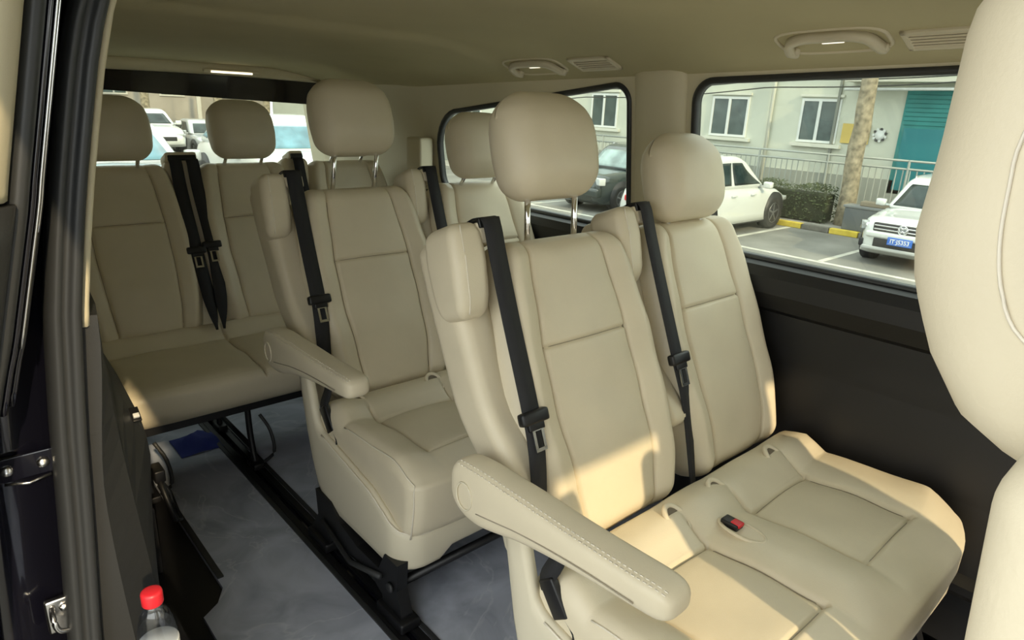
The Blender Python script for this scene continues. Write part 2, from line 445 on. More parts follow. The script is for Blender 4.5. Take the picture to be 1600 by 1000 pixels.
# ---- opened sliding door, slid back along the outside
sdr = empty('door_1'); tag(sdr, kind='structure')
def xd(z): return interp([(-.3, -.10), (.45, -.055), (.73, -.016), (.90, .030), (.93, .040), (1.12, .088), (1.15, .094), (1.38, .146), (1.46, .168)], z)
def dstrip(name, pr, m, z0=-.3, z1=1.46, n=30, smooth=True):
    rings = [[(xd(z)+dx, y, z) for dx, y in pr] for z in [lerp(z0, z1, k/n) for k in range(n+1)]]
    return MB().loft(rings).build(name, m, sdr, smooth)
dstrip('door_skin', [(-.10, .96), (-.012, 1.045), (-.012, 1.10), (-.01, 1.9), (-.10, 1.9)], paintb, smooth=False)
dstrip('inner_trim_upper', [(-.06, .95), (-.012, 1.00), (-.006, 1.02), (-.006, 1.04), (-.05, 1.04)], trimb, 1.13, 1.46)
dstrip('inner_trim_lower', [(-.06, .95), (-.004, .99), (.002, 1.01), (.002, 1.04), (-.05, 1.04)], greyp, -.3, 1.125)
dstrip('edge_seal', [(-.006, 1.03), (.010, 1.02), (.018, 1.035), (.014, 1.06), (-.006, 1.06)], rubber, .5)
dstrip('edge_flange', [(.018, 1.05), (.024, 1.045), (.028, 1.05), (.028, 1.09), (.018, 1.09)], paintb, .84)
dstrip('edge_bead', [(.0285, 1.052), (.031, 1.047), (.0335, 1.052), (.031, 1.057)], steel, .93, 1.46)
dstrip('edge_bead', [(.0345, 1.072), (.0365, 1.068), (.0385, 1.072), (.0365, 1.076)], chrome, 1.08, 1.46)
dstrip('outer_flange', [(.030, 1.08), (.038, 1.075), (.042, 1.09), (.042, 1.12), (.030, 1.12)], paintb, .84)

# ================================================================== SEATS
TILT = math.atan(.405); NV = Vector((0, -math.cos(TILT), math.sin(TILT))); UV = Vector((0, math.sin(TILT), math.cos(TILT)))
def face_pt(x, z, off=0):       # point on the nominal backrest face, local to a seat centred at x=0
    return Vector((x, .566+.405*z, z))+NV*off
ZB, ZT = .405, 1.012
SL = (ZT-ZB)/math.cos(TILT)     # face length
def s_of(z): return (z-(ZB+ZT)/2)/math.cos(TILT)
def backrest(parent, cx, wide=1.0, asym=0):
    h = (.212*wide, .058, SL/2); O = face_pt(0, (ZB+ZT)/2)-NV*h[1]
    sx = .121*wide; sz = s_of(.80)
    def wf(s):
        t = s/h[2]; return interp([(-1, .90), (-.6, 1.02), (-.1, 1.09), (.3, 1.07), (.7, .98), (1, .86)], t)
    def deform(p, q):
        x = p.x*wf(p.z); b = p.y; s = p.z
        if q.y >= h[1]-1e-6 or p.y > 0:
            fr = max(0, min(1, p.y/h[1]))
            ax_ = abs(q.x)
            d = .017*sm(sx, sx+.05, ax_)*(1-sm(h[0]-.03, h[0]+.02, ax_)*.6)              # bolsters stand proud
            d += .006*max(0, 1-(q.x/sx)**2) * (1 if True else 0)
            d -= .010*G(ax_-sx, .0042)
            if ax_ < sx: d -= .0075*G(q.z-sz, .0038)
            d += .010*max(0, 1-(s/h[2])**2)
            d += .003*math.sin(q.x*31+s*17+cx*5)*math.sin(s*23)
            # waist: lumbar bulge
            d += .012*G(s+.17, .11)
            b += d*fr
        return Vector((x+cx, 0, 0))+O+UV*s+NV*b
    def region(c, a, sgn):
        if a == 1 and sgn > 0:
            if abs(c.x) < sx: return 'upper_panel' if c.z > sz else 'lower_panel'
            return 'bolster_a' if c.x < 0 else 'bolster_b'
        return 'main'
    ax = [axis(h[0], .05, 14, seam_extra(sx, -sx), 5), axis(h[1], .05, 2, (), 4), axis(h[2], .05, 26, seam_extra(sz), 5)]
    g = rbox(h, .05, ax, deform, region)
    b = obj('backrest', *g['main'], leather, parent)
    obj('upper_panel', *g['upper_panel'], leather2, b); obj('lower_panel', *g['lower_panel'], leather2, b)
    obj('bolster', *g['bolster_a'], leather, b); obj('bolster', *g['bolster_b'], leather, b)
    # dark seam threads lying in the grooves
    sm_ = mat('tan_seam', (.30, .26, .19), .7)
    for sx_ in (-sx, sx):
        pts = [deform(Vector((sx_, h[1]+.0006, s_)), Vector((sx_, h[1], s_))) for s_ in [lerp(-h[2]+.05, h[2]-.05, k/30) for k in range(31)]]
        MB().tube(pts, .0012, 5).build('seam', sm_, b, True)
    pts = [deform(Vector((x_, h[1]+.0006, sz)), Vector((x_, h[1], sz))) for x_ in [lerp(-sx+.004, sx-.004, k/16) for k in range(17)]]
    MB().tube(pts, .0012, 5).build('seam', sm_, b, True)
    return b
def headrest(parent, cx, raise_, hw=.145, posts=True, fwd=0):
    hh, ht = .112, .055
    O = face_pt(0, 1.005)+UV*(raise_+hh)-NV*(.055-fwd)
    def deform(p, q):
        t = p.z/hh
        wfac = interp([(-1, .92), (-.75, .97), (-.2, 1.03), (.25, 1.02), (.6, .96), (.85, .84), (1, .70)], t)
        b = p.y*interp([(-1, .85), (-.5, 1), (.4, 1), (1, .62)], t)
        if p.y > 0: b += .022*(1-(p.x/hw)**2)*(1-.5*t*t)-.010*sm(0, 1, t)
        x = p.x*wfac
        return Vector((x+cx, 0, 0))+O+UV*p.z+NV*(b+.010*t)
    h = (hw, ht, hh)
    sx = hw*.70
    ax = [axis(h[0], .05, 12, (), 5), axis(h[1], .05, 2, (), 4), axis(h[2], .05, 12, (), 5)]
    g = rbox(h, .05, ax, deform)['main']
    o = obj('headrest', *g, leather, parent)
    if posts:
        for dx in (-.072, .072):
            a = O+Vector((cx+dx, 0, 0))+UV*(-hh+.03); e = face_pt(cx+dx, .97)-NV*.055
            MB().tube([a, e], .0068, 12).build('post', chrome, o, True)
            MB().lathe((0, 0, 0), [(.0105, -.006), (.0125, 0), (.0105, .006)], 14).build('post_sleeve', shellm, o, True).location = face_pt(cx+dx, 1.004)-NV*.05
    return o
def iso_pocket(parent, x, y, z):
    """raised leather ring round a child-seat anchor, with a dark opening"""
    N_ = Vector((0, -.50, .866)); A_ = Vector((1, 0, 0)); B_ = A_.cross(N_)*-1
    if B_.z < 0: B_ = -B_
    c0 = Vector((x, y, z)); V = []; F = []; n = 24
    for i in range(n):
        a = 2*math.pi*i/n; rad = A_*math.cos(a)+B_*math.sin(a); c = c0+A_*.025*math.cos(a)+B_*.033*math.sin(a)
        for k in range(8):
            b = 2*math.pi*k/8; V.append(c+rad*.0065*math.cos(b)+N_*.0065*math.sin(b))
    for i in range(n):
        for k in range(8): F.append([i*8+k, i*8+(k+1) % 8, ((i+1) % n)*8+(k+1) % 8, ((i+1) % n)*8+k])
    o = obj('anchor_pocket', V, F, leather, parent)
    V = [c0+A_*.024*math.cos(2*math.pi*i/n)+B_*.032*math.sin(2*math.pi*i/n)-N_*.001 for i in range(n)]+[c0-N_*.004]
    obj('pocket_floor', V, [[i, (i+1) % n, n] for i in range(n)], leather, o)
    V = [c0+A_*.017*math.cos(2*math.pi*i/n)+B_*(.016+.012*math.sin(2*math.pi*i/n))+N_*.0015 for i in range(n)]
    obj('opening', V+[v-N_*.004 for v in V], [list(range(n)), [n+i for i in range(n)][::-1]]+[[i, (i+1) % n, n+(i+1) % n, n+i] for i in range(n)], groovem, o, False)
    return o
def tongue(parent, c, m=blackp, rotx=0):
    c = Vector(c)
    t = MB()
    o_ = empty  # noqa
    rot = Matrix((Vector((1, 0, 0)), NV*1.0, UV)).transposed()
    a = MB().box(c, (.034, .010, .013), rot, .006).box(c-UV*.016, (.020, .006, .010), rot, .003).build('belt_tongue', m, parent, True)
    k = MB()
    w_, hh = .011, .020; cc = c-UV*.043+NV*.004
    for dx in (-w_, w_): k.box(cc+Vector((dx, 0, 0)), (.0032, .0015, hh), rot)
    for ds in (-hh, hh): k.box(cc+UV*ds, (w_+.003, .0015, .0035), rot)
    k.build('metal_tongue', steel, a)
    return a
def belt(parent, cx, x0=-.207, t_z=.70, tw=None, low=True, flip=False):
    """diagonal belt from the shoulder slot down the seat edge"""
    P = [face_pt(x0-.002, 1.055, -.035), face_pt(x0, 1.058, -.005), face_pt(x0, 1.045, .018), face_pt(x0-.003, .98, .020), face_pt(x0-.008, .86, .024), face_pt(x0-.013, t_z, .030)]
    W = [.046]*len(P)
    if low:
        P += [face_pt(x0-.020, t_z-.08, .028), face_pt(x0-.028, .52, .012)]; W += [.045, .040]
    else:
        P += [face_pt(x0-.002, .60, .022), face_pt(x0-.004, .49, .006), face_pt(x0-.014, .36, -.01)]; W += [.043, .030, .020]
    P = [p+Vector((cx, 0, 0)) for p in P]
    Ps = smooth_pts(P, 5); Ws = [lerp(W[min(int(i/5), len(W)-1)], W[min(int(i/5)+1, len(W)-1)], (i % 5)/5) for i in range(len(Ps))]
    b = MB().ribbon(Ps, Ws, .0014, (1, .10, 0)).build('seat_belt', beltm, parent, True)
    tongue(b, face_pt(cx+x0-.012, t_z, .034))
    return b
def shoulder(parent, cx, inner=False):
    """belt-side frame of a seat with its padded lobe and slot"""
    # long side frame
    x0, x1 = -.292, -.200
    h = ((x1-x0)/2, .055, .262)
    O = face_pt((x0+x1)/2, .795)-NV*.085
    def deform(p, q):
        t = p.z/h[2]
        x = p.x*interp([(-1, .82), (0, .92), (.6, 1.0), (1, .95)], t)-.006*t
        b = p.y+.055*sm(-.2, -1, t)
        return Vector((x+cx, 0, 0))+O+UV*p.z+NV*b
    g = rbox(h, .03, [axis(h[0], .03, 6), axis(h[1], .03, 3), axis(h[2], .03, 14)], deform)['main']
    a = obj('side_frame', *g, leather, parent)
    h2 = (.042 if not inner else .038, .058, .092)
    O2 = face_pt(-.268, .968)-NV*.040
    def deform2(p, q):
        t = p.z/h2[2]
        x = p.x*interp([(-1, .84), (-.3, .98), (.4, 1), (1, .90)], t)+.006*t
        b = p.y*interp([(-1, .62), (-.6, .86), (.2, 1.0), (1, .92)], t)
        return Vector((x+cx, 0, 0))+O2+UV*p.z+NV*b
    g = rbox(h2, .026, [axis(h2[0], .026, 4, (), 5), axis(h2[1], .026, 3, (), 5), axis(h2[2], .026, 10, (), 5)], deform2)['main']
    l = obj('shoulder_pad', *g, leather, parent)
    # piping round the pad side
    pts = []
    for k in range(21):
        t = lerp(-.9, .92, k/20); q = deform2(Vector((-h2[0]*.45, h2[1]*.98, t*h2[2])), None); pts.append(q)
    MB().tube(pts, .0016, 6).build('piping', stitchm, l, True)
    # slot housing
    c = face_pt(cx-.206, 1.03)-NV*.03
    rot = Matrix((Vector((1, 0, 0)), NV, UV)).transposed()
    MB().box(c, (.030, .040, .022), rot, .008).build('slot_housing', leather, parent, True)
    MB().box(c+NV*.030+UV*.018, (.027, .014, .010), rot, .003).build('belt_slot', blackp, parent, True)
    return a
def back_shell(parent, x0, x1):
    h = ((x1-x0)/2, .03, SL/2-.01); O = face_pt((x0+x1)/2, (ZB+ZT)/2-.01)-NV*.135
    g = rbox(h, .025, [axis(h[0], .025, 8), axis(h[1], .025, 2), axis(h[2], .025, 10)], lambda p, q: O+Vector((p.x, 0, 0))+UV*p.z+NV*p.y)['main']
    return obj('back_shell', *g, shellm, parent)
def cushion_bench(parent, x0, x1, centres, y0=.225, y1=.745, ztop=.425, zbot=.235, panel=(.335, .58), pw=.130, tilt=.047, cr=(.015, .055), rr=.040, pipe=True):
    cx, cy, cz = (x0+x1)/2, (y0+y1)/2, (ztop+zbot)/2
    h = ((x1-x0)/2, (y1-y0)/2, (ztop-zbot)/2); r = rr
    ex = []; ey = []
    for c in centres: ex += seam_extra(c-pw-cx, c+pw-cx)
    ey = seam_extra(panel[0]-cy, panel[1]-cy)
    def deform(p, q):
        v = Vector((cx, cy, cz))+p
        X, Y = cx+q.x, cy+q.y
        if p.z > 0:
            fz = p.z/h[2]; d = 0
            inside = None
            for c in centres:
                ax_ = abs(X-c)
                if ax_ < pw+.03 and panel[0]-.02 < Y < panel[1]+.05:
                    d -= .011*G(ax_-pw, .0045)*sm(panel[0]-.012, panel[0], Y)
                if ax_ < pw+.004: d -= .009*(G(Y-panel[0], .0042)+G(Y-panel[1], .0042))
                if ax_ < pw and panel[0] < Y < panel[1]:
                    d += .007*(1-(ax_/pw)**4)-.008
            # raised side bolsters and the middle ridge
            dm = min(abs(X-c) for c in centres)
            d += .014*sm(pw, pw+.05, dm)*sm(h[1], h[1]*.6, abs(q.y))
            # rear roll
            d += .040*sm(panel[1]+.005, panel[1]+.075, Y)*(1-.3*sm(y1-.05, y1, Y))
            # gentle crown and front roll-off
            d += -.030*sm(panel[0]+.05, y0, Y)**2-.008*sm(.5, .35, Y)
            d += .0025*math.sin(X*27)*math.sin(Y*31)
            v.z += d*fz
        if p.z > -h[2]*.5: v.z += tilt*(.47-v.y)/.475*sm(-.5, .6, p.z/h[2])
        # rounded plan at the outer front corners
        k = sm(y0+.20, y0, v.y)
        for edge, s_, cv in ((x0, 1, cr[0]), (x1, -1, cr[1])):
            dist = (v.x-edge)*s_
            if dist < .20: v.y += cv*((1-dist/.20)**2)*k
        # lower edge tucks in
        if p.z < 0: v.y += .02*(-p.z/h[2])*sm(y0+.1, y0, v.y)
        return v
    def region(c, a, sgn):
        if a == 2 and sgn > 0:
            X, Y = cx+c.x, cy+c.y
            for i, cc in enumerate(centres):
                if abs(X-cc) < pw and panel[0] < Y < panel[1]: return 'panel%d' % i
        return 'main'
    ax = [axis(h[0], r, 26, ex, 5), axis(h[1], r, 16, ey, 5), axis(h[2], r, 2, (), 5)]
    g = rbox(h, r, ax, deform, region)
    o = obj('seat_cushion', *g['main'], leather, parent)
    if pipe:
        k7 = h[0]-r+r*.707+.001; z7 = h[2]-r+r*.707+.001; c5 = r*.577-r+.001; pts = []
        for k in range(16):
            yy = lerp(.10, -(h[1]-r), k/15); pts.append(deform(Vector((-k7, yy, z7)), Vector((-h[0], yy, h[2]))))
        pts.append(deform(Vector((-(h[0]+c5), -(h[1]+c5), h[2]+c5)), Vector((-h[0], -h[1], h[2]))))
        for k in range(10):
            zz_ = lerp(h[2]-r, -h[2]+.01, k/9); pts.append(deform(Vector((-(h[0]-r+r*.707+.001), -(h[1]-r+r*.707+.001), zz_)), Vector((-h[0], -h[1], zz_))))
        MB().tube(pts, .0017, 6).build('piping', stitchm, o, True)
    for i in range(len(centres)):
        if 'panel%d' % i in g:
            pn = obj('cushion_panel', *g['panel%d' % i], leather2, o)
            if not pipe: continue
            c_ = centres[i]; sm_ = mat('tan_seam', (.30, .26, .19), .7)
            loop_ = [(c_-pw, lerp(panel[0], panel[1], k/14)) for k in range(15)]+[(lerp(c_-pw, c_+pw, k/10), panel[1]) for k in range(1, 11)]+[(c_+pw, lerp(panel[1], panel[0], k/14)) for k in range(1, 15)]+[(lerp(c_+pw, c_-pw, k/10), panel[0]) for k in range(1, 11)]
            MB().tube([deform(Vector((a_-cx, b_-cy, h[2]+.0006)), Vector((a_-cx, b_-cy, h[2]))) for a_, b_ in loop_], .0011, 5).build('seam', sm_, o, True)
    return o, deform, (cx, cy, cz, h)
def armrest(parent):
    """local to the outer seat (cx=0 at x=1.03)"""
    X = -.338
    st = [  # y, z centre, half height, half width
        (.882, .585, .012, .014), (.875, .583, .034, .028), (.860, .580, .050, .034), (.83, .577, .058, .037), (.79, .578, .059, .038), (.74, .584, .052, .038), (.68, .592, .043, .038),
        (.60, .598, .035, .037), (.52, .603, .030, .036), (.46, .606, .028, .036), (.42, .608, .027, .035), (.40, .608, .024, .032), (.388, .608, .016, .024), (.384, .608, .006, .010)]
    P = smooth_pts([(a, b, 0) for a, b, c, d in st], 3); Q = smooth_pts([(c, d, 0) for a, b, c, d in st], 3)
    rings = []
    for p, q in zip(P, Q):
        ring = []
        for k in range(36):
            a = 2*math.pi*k/36; ca, sa = math.cos(a), math.sin(a); e = 2/3.6
            ring.append((X+q.y*math.copysign(abs(ca)**e, ca)+.010*(.88-p.x), p.x, p.y+q.x*math.copysign(abs(sa)**e, sa)))
        rings.append(ring)
    a = MB().loft(rings).build('armrest', leather, parent, True); a.location.z = .009
    # twin stitch lines along the upper outer edge, round hinge cover
    for off in (0, .009):
        mb = MB()
        for i in range(46):
            t = lerp(.86, .405, i/45); t2 = t-.0062
            pts = []
            for yy in (t, t2):
                j = min(range(len(P)), key=lambda q: abs(P[q].x-yy)); p = P[j]; q = Q[j]
                zc_ = interp(sorted([(s_[0], s_[1]) for s_ in st]), yy); hz = interp(sorted([(s_[0], s_[2]) for s_ in st]), yy); hx = interp(sorted([(s_[0], s_[3]) for s_ in st]), yy)
                an = R(128 if off == 0 else 112); e = 2/3.6; ca, sa = math.cos(an), math.sin(an)
                pts.append((X+(hx+.0004)*math.copysign(abs(ca)**e, ca)+.010*(.88-yy), yy, zc_+(hz+.0006)*abs(sa)**e))
            mb.tube(pts, .0011, 5)
        o = mb.build('stitching', stitchm, a, True); o['kind'] = 'stuff'
    hp = (X-.0365, .825, .575)
    V = []; F = []
    for i in range(28):
        an = 2*math.pi*i/28
        for k in range(6):
            b = 2*math.pi*k/6; rr = .027+.0018*math.cos(b); V.append((hp[0]-.001+.0018*math.sin(b), hp[1]+rr*.8*math.cos(an), hp[2]+rr*math.sin(an)))
    for i in range(28):
        for k in range(6): F.append([i*6+k, i*6+(k+1) % 6, ((i+1) % 28)*6+(k+1) % 6, ((i+1) % 28)*6+k])
    obj('hinge_cover', V, F, shellm, a)
    # side seam
    pts = [(X-.0375-.0006+.010*(.88-y), y, z) for y, z in ((.79, .556), (.74, .566), (.68, .578), (.60, .588), (.52, .594), (.44, .597))]
    MB().tube(smooth_pts(pts, 4), .0012, 6).build('side_seam', mat('tan_seam', (.30, .26, .19), .7), a, True)
    return a
def side_shell(parent, lx):
    """beige plastic cheek that runs beside the cushion and wraps round its front"""
    zl = [(.25, .150), (.30, .145), (.60, .145), (.70, .175), (.745, .28), (.775, .43), (.80, .57)]
    zt = [(.24, .248), (.29, .262), (.34, .290), (.413, .322), (.567, .352), (.68, .374), (.705, .40), (.725, .47), (.75, .55), (.77, .58)]
    path = []
    for k in range(30): path.append((lx, lerp(.80, .33, k/29), -1, 0))
    for k in range(1, 12):
        a = R(90*k/12); path.append((lx+.075-.075*math.cos(a), .33-.075*math.sin(a), -math.cos(a), -math.sin(a)))
    for k in range(24): path.append((lerp(lx+.075, .66, k/23), .255, 0, -1))
    rings = []
    for (x, y, nx_, ny_) in path:
        lo, hi = interp(zl, y), interp(zt, y)
        if ny_ == -1: lo = interp([(lx+.13, .150), (lx+.15, .178), (.66, .186)], x)
        hi = max(hi, lo+.012); ring = []
        for f_, o_ in ((0, -.010), (.04, -.002), (.15, .001), (.5, .002), (.85, .001), (.96, -.002), (1, -.010)):
            ring.append((x+nx_*o_, y+ny_*o_, lerp(lo, hi, f_)))
        ring += [(x-nx_*.022, y-ny_*.022, hi), (x-nx_*.022, y-ny_*.022, lo)]
        rings.append(ring)
    o = MB().loft(rings).build('side_shell', shellm, parent, True)
    pts = [(r_[5][0], r_[5][1], r_[5][2]+.003) for r_ in rings[8:]]
    MB().tube(pts, .0022, 6).build('piping', stitchm, o, True)
    return o
def bench2(name, X, Y, label, raised, tongue_z=(.70, .70), fwd=.05):
    """two-place bench; local x=0 is the aisle seat's centre"""
    t = empty(name, (X, Y, 0))
    W = .48
    for i, cx in enumerate((0, W)):
        backrest(t, cx); headrest(t, cx, raised[i], hw=.130, fwd=fwd)
        shoulder(t, cx, i == 1)
        belt(t, cx, t_z=tongue_z[i], low=(i == 0))
    back_shell(t, -.22, .70)
    cu, dfm, info = cushion_bench(t, -.286, .690, (-.045, W-.085))
    # piping along the cushion's outer top edge
    for px in (-.195, .070, .238, W+.020): iso_pocket(t, px, .652, .440)
    side_shell(t, -.305)
    MB().span((-.27, .285, .19), (.66, .74, .24)).build('seat_pan', blackp, t)
    armrest(t)
    # lower lap belt and its buckle strap beside the aisle cushion
    pts = smooth_pts([(-.262, .690, .575), (-.275, .672, .50), (-.283, .690, .44), (-.281, .675, .395), (-.276, .62, .36), (-.272, .57, .345)], 5)
    lap = MB().ribbon(pts, .034, .0014, (0, 1, .35)).build('lap_belt', beltm, t, True)
    MB().box((-.281, .668, .412), (.008, .020, .038), Matrix.Rotation(R(-38), 3, 'X'), .004).build('buckle', blackp, lap, True)
    # buckle in the recess between the cushions
    rc = MB()
    V = []; F = []
    for i in range(28):
        an = 2*math.pi*i/28; c = Vector((.155+.026*math.cos(an), .545+.052*math.sin(an), .4335)); rad = Vector((math.cos(an), math.sin(an), 0))
        for k in range(6):
            b = 2*math.pi*k/6; V.append(c+rad*.005*math.cos(b)+Vector((0, 0, .004*math.sin(b))))
    for i in range(28):
        for k in range(6): F.append([i*6+k, i*6+(k+1) % 6, ((i+1) % 28)*6+(k+1) % 6, ((i+1) % 28)*6+k])
    rim = obj('buckle_recess', V, F, leather, t)
    V = [(.155+.024*math.cos(2*math.pi*i/28), .545+.05*math.sin(2*math.pi*i/28), .4325) for i in range(28)]+[(.155, .545, .4315)]
    obj('recess_floor', V, [[i, (i+1) % 28, 28] for i in range(28)], leather, rim)
    bk = MB().box((.155, .570, .437), (.014, .020, .008), None, .003).build('belt_buckle', blackp, t, True)
    MB().box((.155, .558, .443), (.010, .011, .004), None, .002).build('release_button', redm, bk, True)
    # legs on the rails
    for lx in (-.295, .60):
        pr = [(.66, .006), (.74, .006), (.735, .05), (.70, .10), (.71, .18), (.62, .18), (.56, .14), (.47, .12), (.36, .12), (.33, .18), (.27, .18), (.275, .10), (.25, .04), (.25, .006), (.33, .006), (.345, .05), (.40, .075), (.55, .075), (.62, .05)]
        leg = MB().prism(pr, lx-.016, lx+.016, 'x').build('leg', blackp, t)
        for fy in (.29, .69): MB().box((lx-.002, fy, .019), (.028, .060, .014), None, .005).build('foot_clamp', blackp, leg, True)
        MB().tube([(lx-.022, .34, .11), (lx-.022, .50, .055), (lx-.022, .66, .10)], .008).build('brace', greyp, leg, True)
        MB().lathe((lx-.018, .30, .10), [(0, -.006), (.012, -.006), (.014, 0)], 14, 'x').build('pivot', greyp, leg, True)
    MB().tube([(-.295, .30, .10), (.60, .30, .10)], .012).build('cross_tube', blackp, t, True)
    MB().tube([(-.295, .69, .10), (.60, .69, .10)], .012).build('cross_tube', blackp, t, True)
    tag(t, label, 'seat', 'two-place leather benches')
    return t
XA = 1.03; PY = .899
bA = bench2('passenger_bench', XA, 0, 'beige leather two-seat bench nearest the camera, with sunlit patches', (.085, 0.0), (.69, .70), .052)
bB = bench2('passenger_bench', XA+.005, PY, 'beige leather two-seat bench in the middle row, behind the nearest bench', (.088, 0.0), (.70, .62), .105)

# ---- rear three-place bench
YC = 2.5-(.566+.405*.415)
def bench3():
    t = empty('rear_bench', (0, YC, 0)); tag(t, 'three-seat beige leather bench across the back under the tailgate window', 'seat')
    cs = (.552, 1.005, 1.458)
    for c in cs:
        backrest(t, c, .93); headrest(t, c, .0, hw=.124, posts=True, fwd=.11)
    for cx, n in ((.779, 2), (1.232, 1)):
        h = (.072, .06, .33); O = face_pt(cx, .72)-NV*.075
        def deform(p, q, O=O): return O+Vector((p.x*interp([(-.33, .9), (.33, .85)], p.z), 0, 0))+UV*p.z+NV*p.y
        g = rbox(h, .03, [axis(h[0], .03, 4), axis(h[1], .03, 2), axis(h[2], .03, 10)], deform)['main']
        con = obj('belt_console', *g, leather, t)
        rot = Matrix((Vector((1, 0, 0)), NV, UV)).transposed()
        MB().box(face_pt(cx, 1.028)-NV*.04, (.056 if n == 2 else .03, .045, .018), rot, .012).build('slot_cap', leather, con, True)
        MB().box(face_pt(cx, 1.022)-NV*.008, (.050 if n == 2 else .026, .018, .010), rot, .004).build('belt_slot', blackp, con, True)
        for k in range(n):
            xo = cx+((-.028, .032)[k] if n == 2 else 0)
            P = [face_pt(xo, 1.02, -.005), face_pt(xo, 1.0, .012), face_pt(xo-.002, .9, .012), face_pt(xo+.002, .69, .020), face_pt(xo+(.006 if k == 0 else -.012), .52, .03), face_pt(xo+(.004 if k == 0 else -.03), .405, .05)]
            b = MB().ribbon(smooth_pts(P, 5), [.046]*21+[.040, .032, .022, .012, .008], .0014, (1, .1, 0)).build('seat_belt', beltm, t, True)
            tongue(b, face_pt(xo, .69 if k == 0 else .705, .024))
    back_shell(t, .36, 1.66)
    cu, d, i = cushion_bench(t, .34, 1.69, (.552, 1.005, 1.458), y0=.29, y1=.80, ztop=.435, zbot=.252, panel=(.20, .66), pw=.2265, tilt=.02, cr=(.01, .01), rr=.070, pipe=False)
    # front seams between the three places
    MB().span((.36, .34, .235), (1.66, .76, .27)).build('seat_pan', blackp, t)
    for lx in (.30, .74, 1.60):
        if lx == .30: lx = .405
        lg = MB().tube(smooth_pts([(lx, .40, .25), (lx, .39, .12), (lx, .36, .012)], 4), .011).tube(smooth_pts([(lx, .72, .25), (lx, .72, .12), (lx, .72, .012)], 4), .011).tube([(lx, .38, .07), (lx, .72, .07)], .009)
        lg = lg.build('leg', blackp, t, True)
        for fy in (.36, .72): MB().box((lx, fy, .016), (.018, .035, .011), None, .004).build('foot', blackp, lg, True)
        MB().tube(smooth_pts([(lx+.02, .34, .21), (lx+.045, .32, .15), (lx+.05, .31, .07), (lx+.02, .33, .03)], 4), .006).build('release_lever', greyp, lg, True)
    return t
bC = bench3()
# invented blue mound standing in for a blue glow on the mat
V = []; F = []
for i in range(9):
    for j in range(9):
        u, v = i/8-.5, j/8-.5; rr = max(0, 1-4*(u*u+v*v)*.9)
        V.append((.63+u*.15, 2.42+v*.16, .003+.05*rr*(.7+.3*math.sin(9*u+3)*math.cos(11*v))))
for i in range(8):
    for j in range(8): F.append([i*9+j, (i+1)*9+j, (i+1)*9+j+1, i*9+j+1])
o = obj('blue_glow_mound', V, F, mat('blue_glow_tone', (.02, .035, .22), .8)); tag(o, 'dark blue mound standing in for a glow on the grey floor under the rear bench', 'patch')

# ---- front seats
def front_seat(cx, label):
    t = empty('front_seat', (cx, 0, 0)); tag(t, label, 'seat', 'front seats')
    # rear profile of headrest (z, y)
    hp = [(1.115, .028), (1.140, .042), (1.160, .060), (1.180, .075), (1.205, .086), (1.225, .090), (1.26, .088), (1.31, .088), (1.345, .070), (1.365, .035), (1.37, .01)]
    rings = []
    for k in range(28):
        z = lerp(1.112, 1.37, k/27); yr = interp(hp, z)+.012; yf = -.085; e0 = min(1, (z-1.107)/.05); e1 = min(1, (1.372-z)/.05)
        hw = .150*(e0**.4)*(e1**.4); cy = (yr+yf)/2; hy = (yr-yf)/2*(e0**.35)*(e1**.35)
        ring = []
        for q in range(44):
            a = 2*math.pi*q/44; ca, sa = math.cos(a), math.sin(a); e = 2/4.0
            ring.append((hw*math.copysign(abs(ca)**e, ca), cy+hy*math.copysign(abs(sa)**e, sa), z))
        rings.append(ring)
    hr = MB().loft(rings).build('headrest', leather, t, True)
    def hx(y, z):
        yr = interp(hp, z)+.012; e0 = min(1, (z-1.107)/.05); e1 = min(1, (1.372-z)/.05); hy = (yr+.085)/2*(e0**.35)*(e1**.35)
        return .150*(e0**.4)*(e1**.4)*max(0, 1-(abs(y-(yr-.085)/2)/hy)**4)**.25
    for sx_ in (-1, 1):
        pts = smooth_pts([(sx_*(hx(y_, z_)+.0003), y_, z_) for y_, z_ in ((-.03, 1.312), (.02, 1.309), (.050, 1.292), (.058, 1.267), (.058, 1.250), (.056, 1.230), (.051, 1.213), (.042, 1.200), (.02, 1.190), (-.03, 1.186))], 4)
        MB().tube(pts, .0007, 6).build('side_seam', stitchm, hr, True)
    # backrest leaning slightly
    h = (.235, .065, .36); c = Vector((0, -.069, .825)); tl = .10
    def deform(p, q):
        x = p.x*interp([(-.34, .95), (.1, 1.03), (.25, 1.0), (.37, .92)], p.z)
        return c+Vector((x, p.y+tl*p.z, p.z))
    g = rbox(h, .022, [axis(h[0], .022, 8, (), 5), axis(h[1], .022, 2, (), 5), axis(h[2], .022, 10, (), 5)], deform)['main']
    b = obj('backrest', *g, leather, t)
    mb = MB()
    for sx_ in (-1, 1):
        for k in range(22):
            y_ = lerp(.012, -.09, k/21); z_ = 1.155+.8*(y_-.012); xw_ = .235*interp([(.1, 1.03), (.25, 1.0), (.37, .92)], z_-.825); mb.tube([(sx_*xw_, y_, z_), (sx_*xw_, y_-.0028, z_-.0022)], .0009, 5)
    o = mb.build('stitching', stitchm, b, True); o['kind'] = 'stuff'
    ax_ = .275 if cx < 1 else -.275
    soft('shade_armrest', (ax_, -.06, .78), (.034, .05, .22), .03, leather, t)  # unseen raised armrest, added to narrow the sun patch on the bench
    soft('seat_cushion', (0, -.36, .38), (.25, .26, .085), .06, leather, t)
    MB().span((-.20, -.56, 0), (.20, -.14, .29), .02).build('seat_box', blackp, t)
    for dx in (-.07, .07): MB().tube([(dx, 0, 1.05), (dx, 0, 1.14)], .007).build('post', chrome, t, True)
    return t
fs1 = front_seat(.428, 'cream leather front seat with large rounded headrest at the right edge')
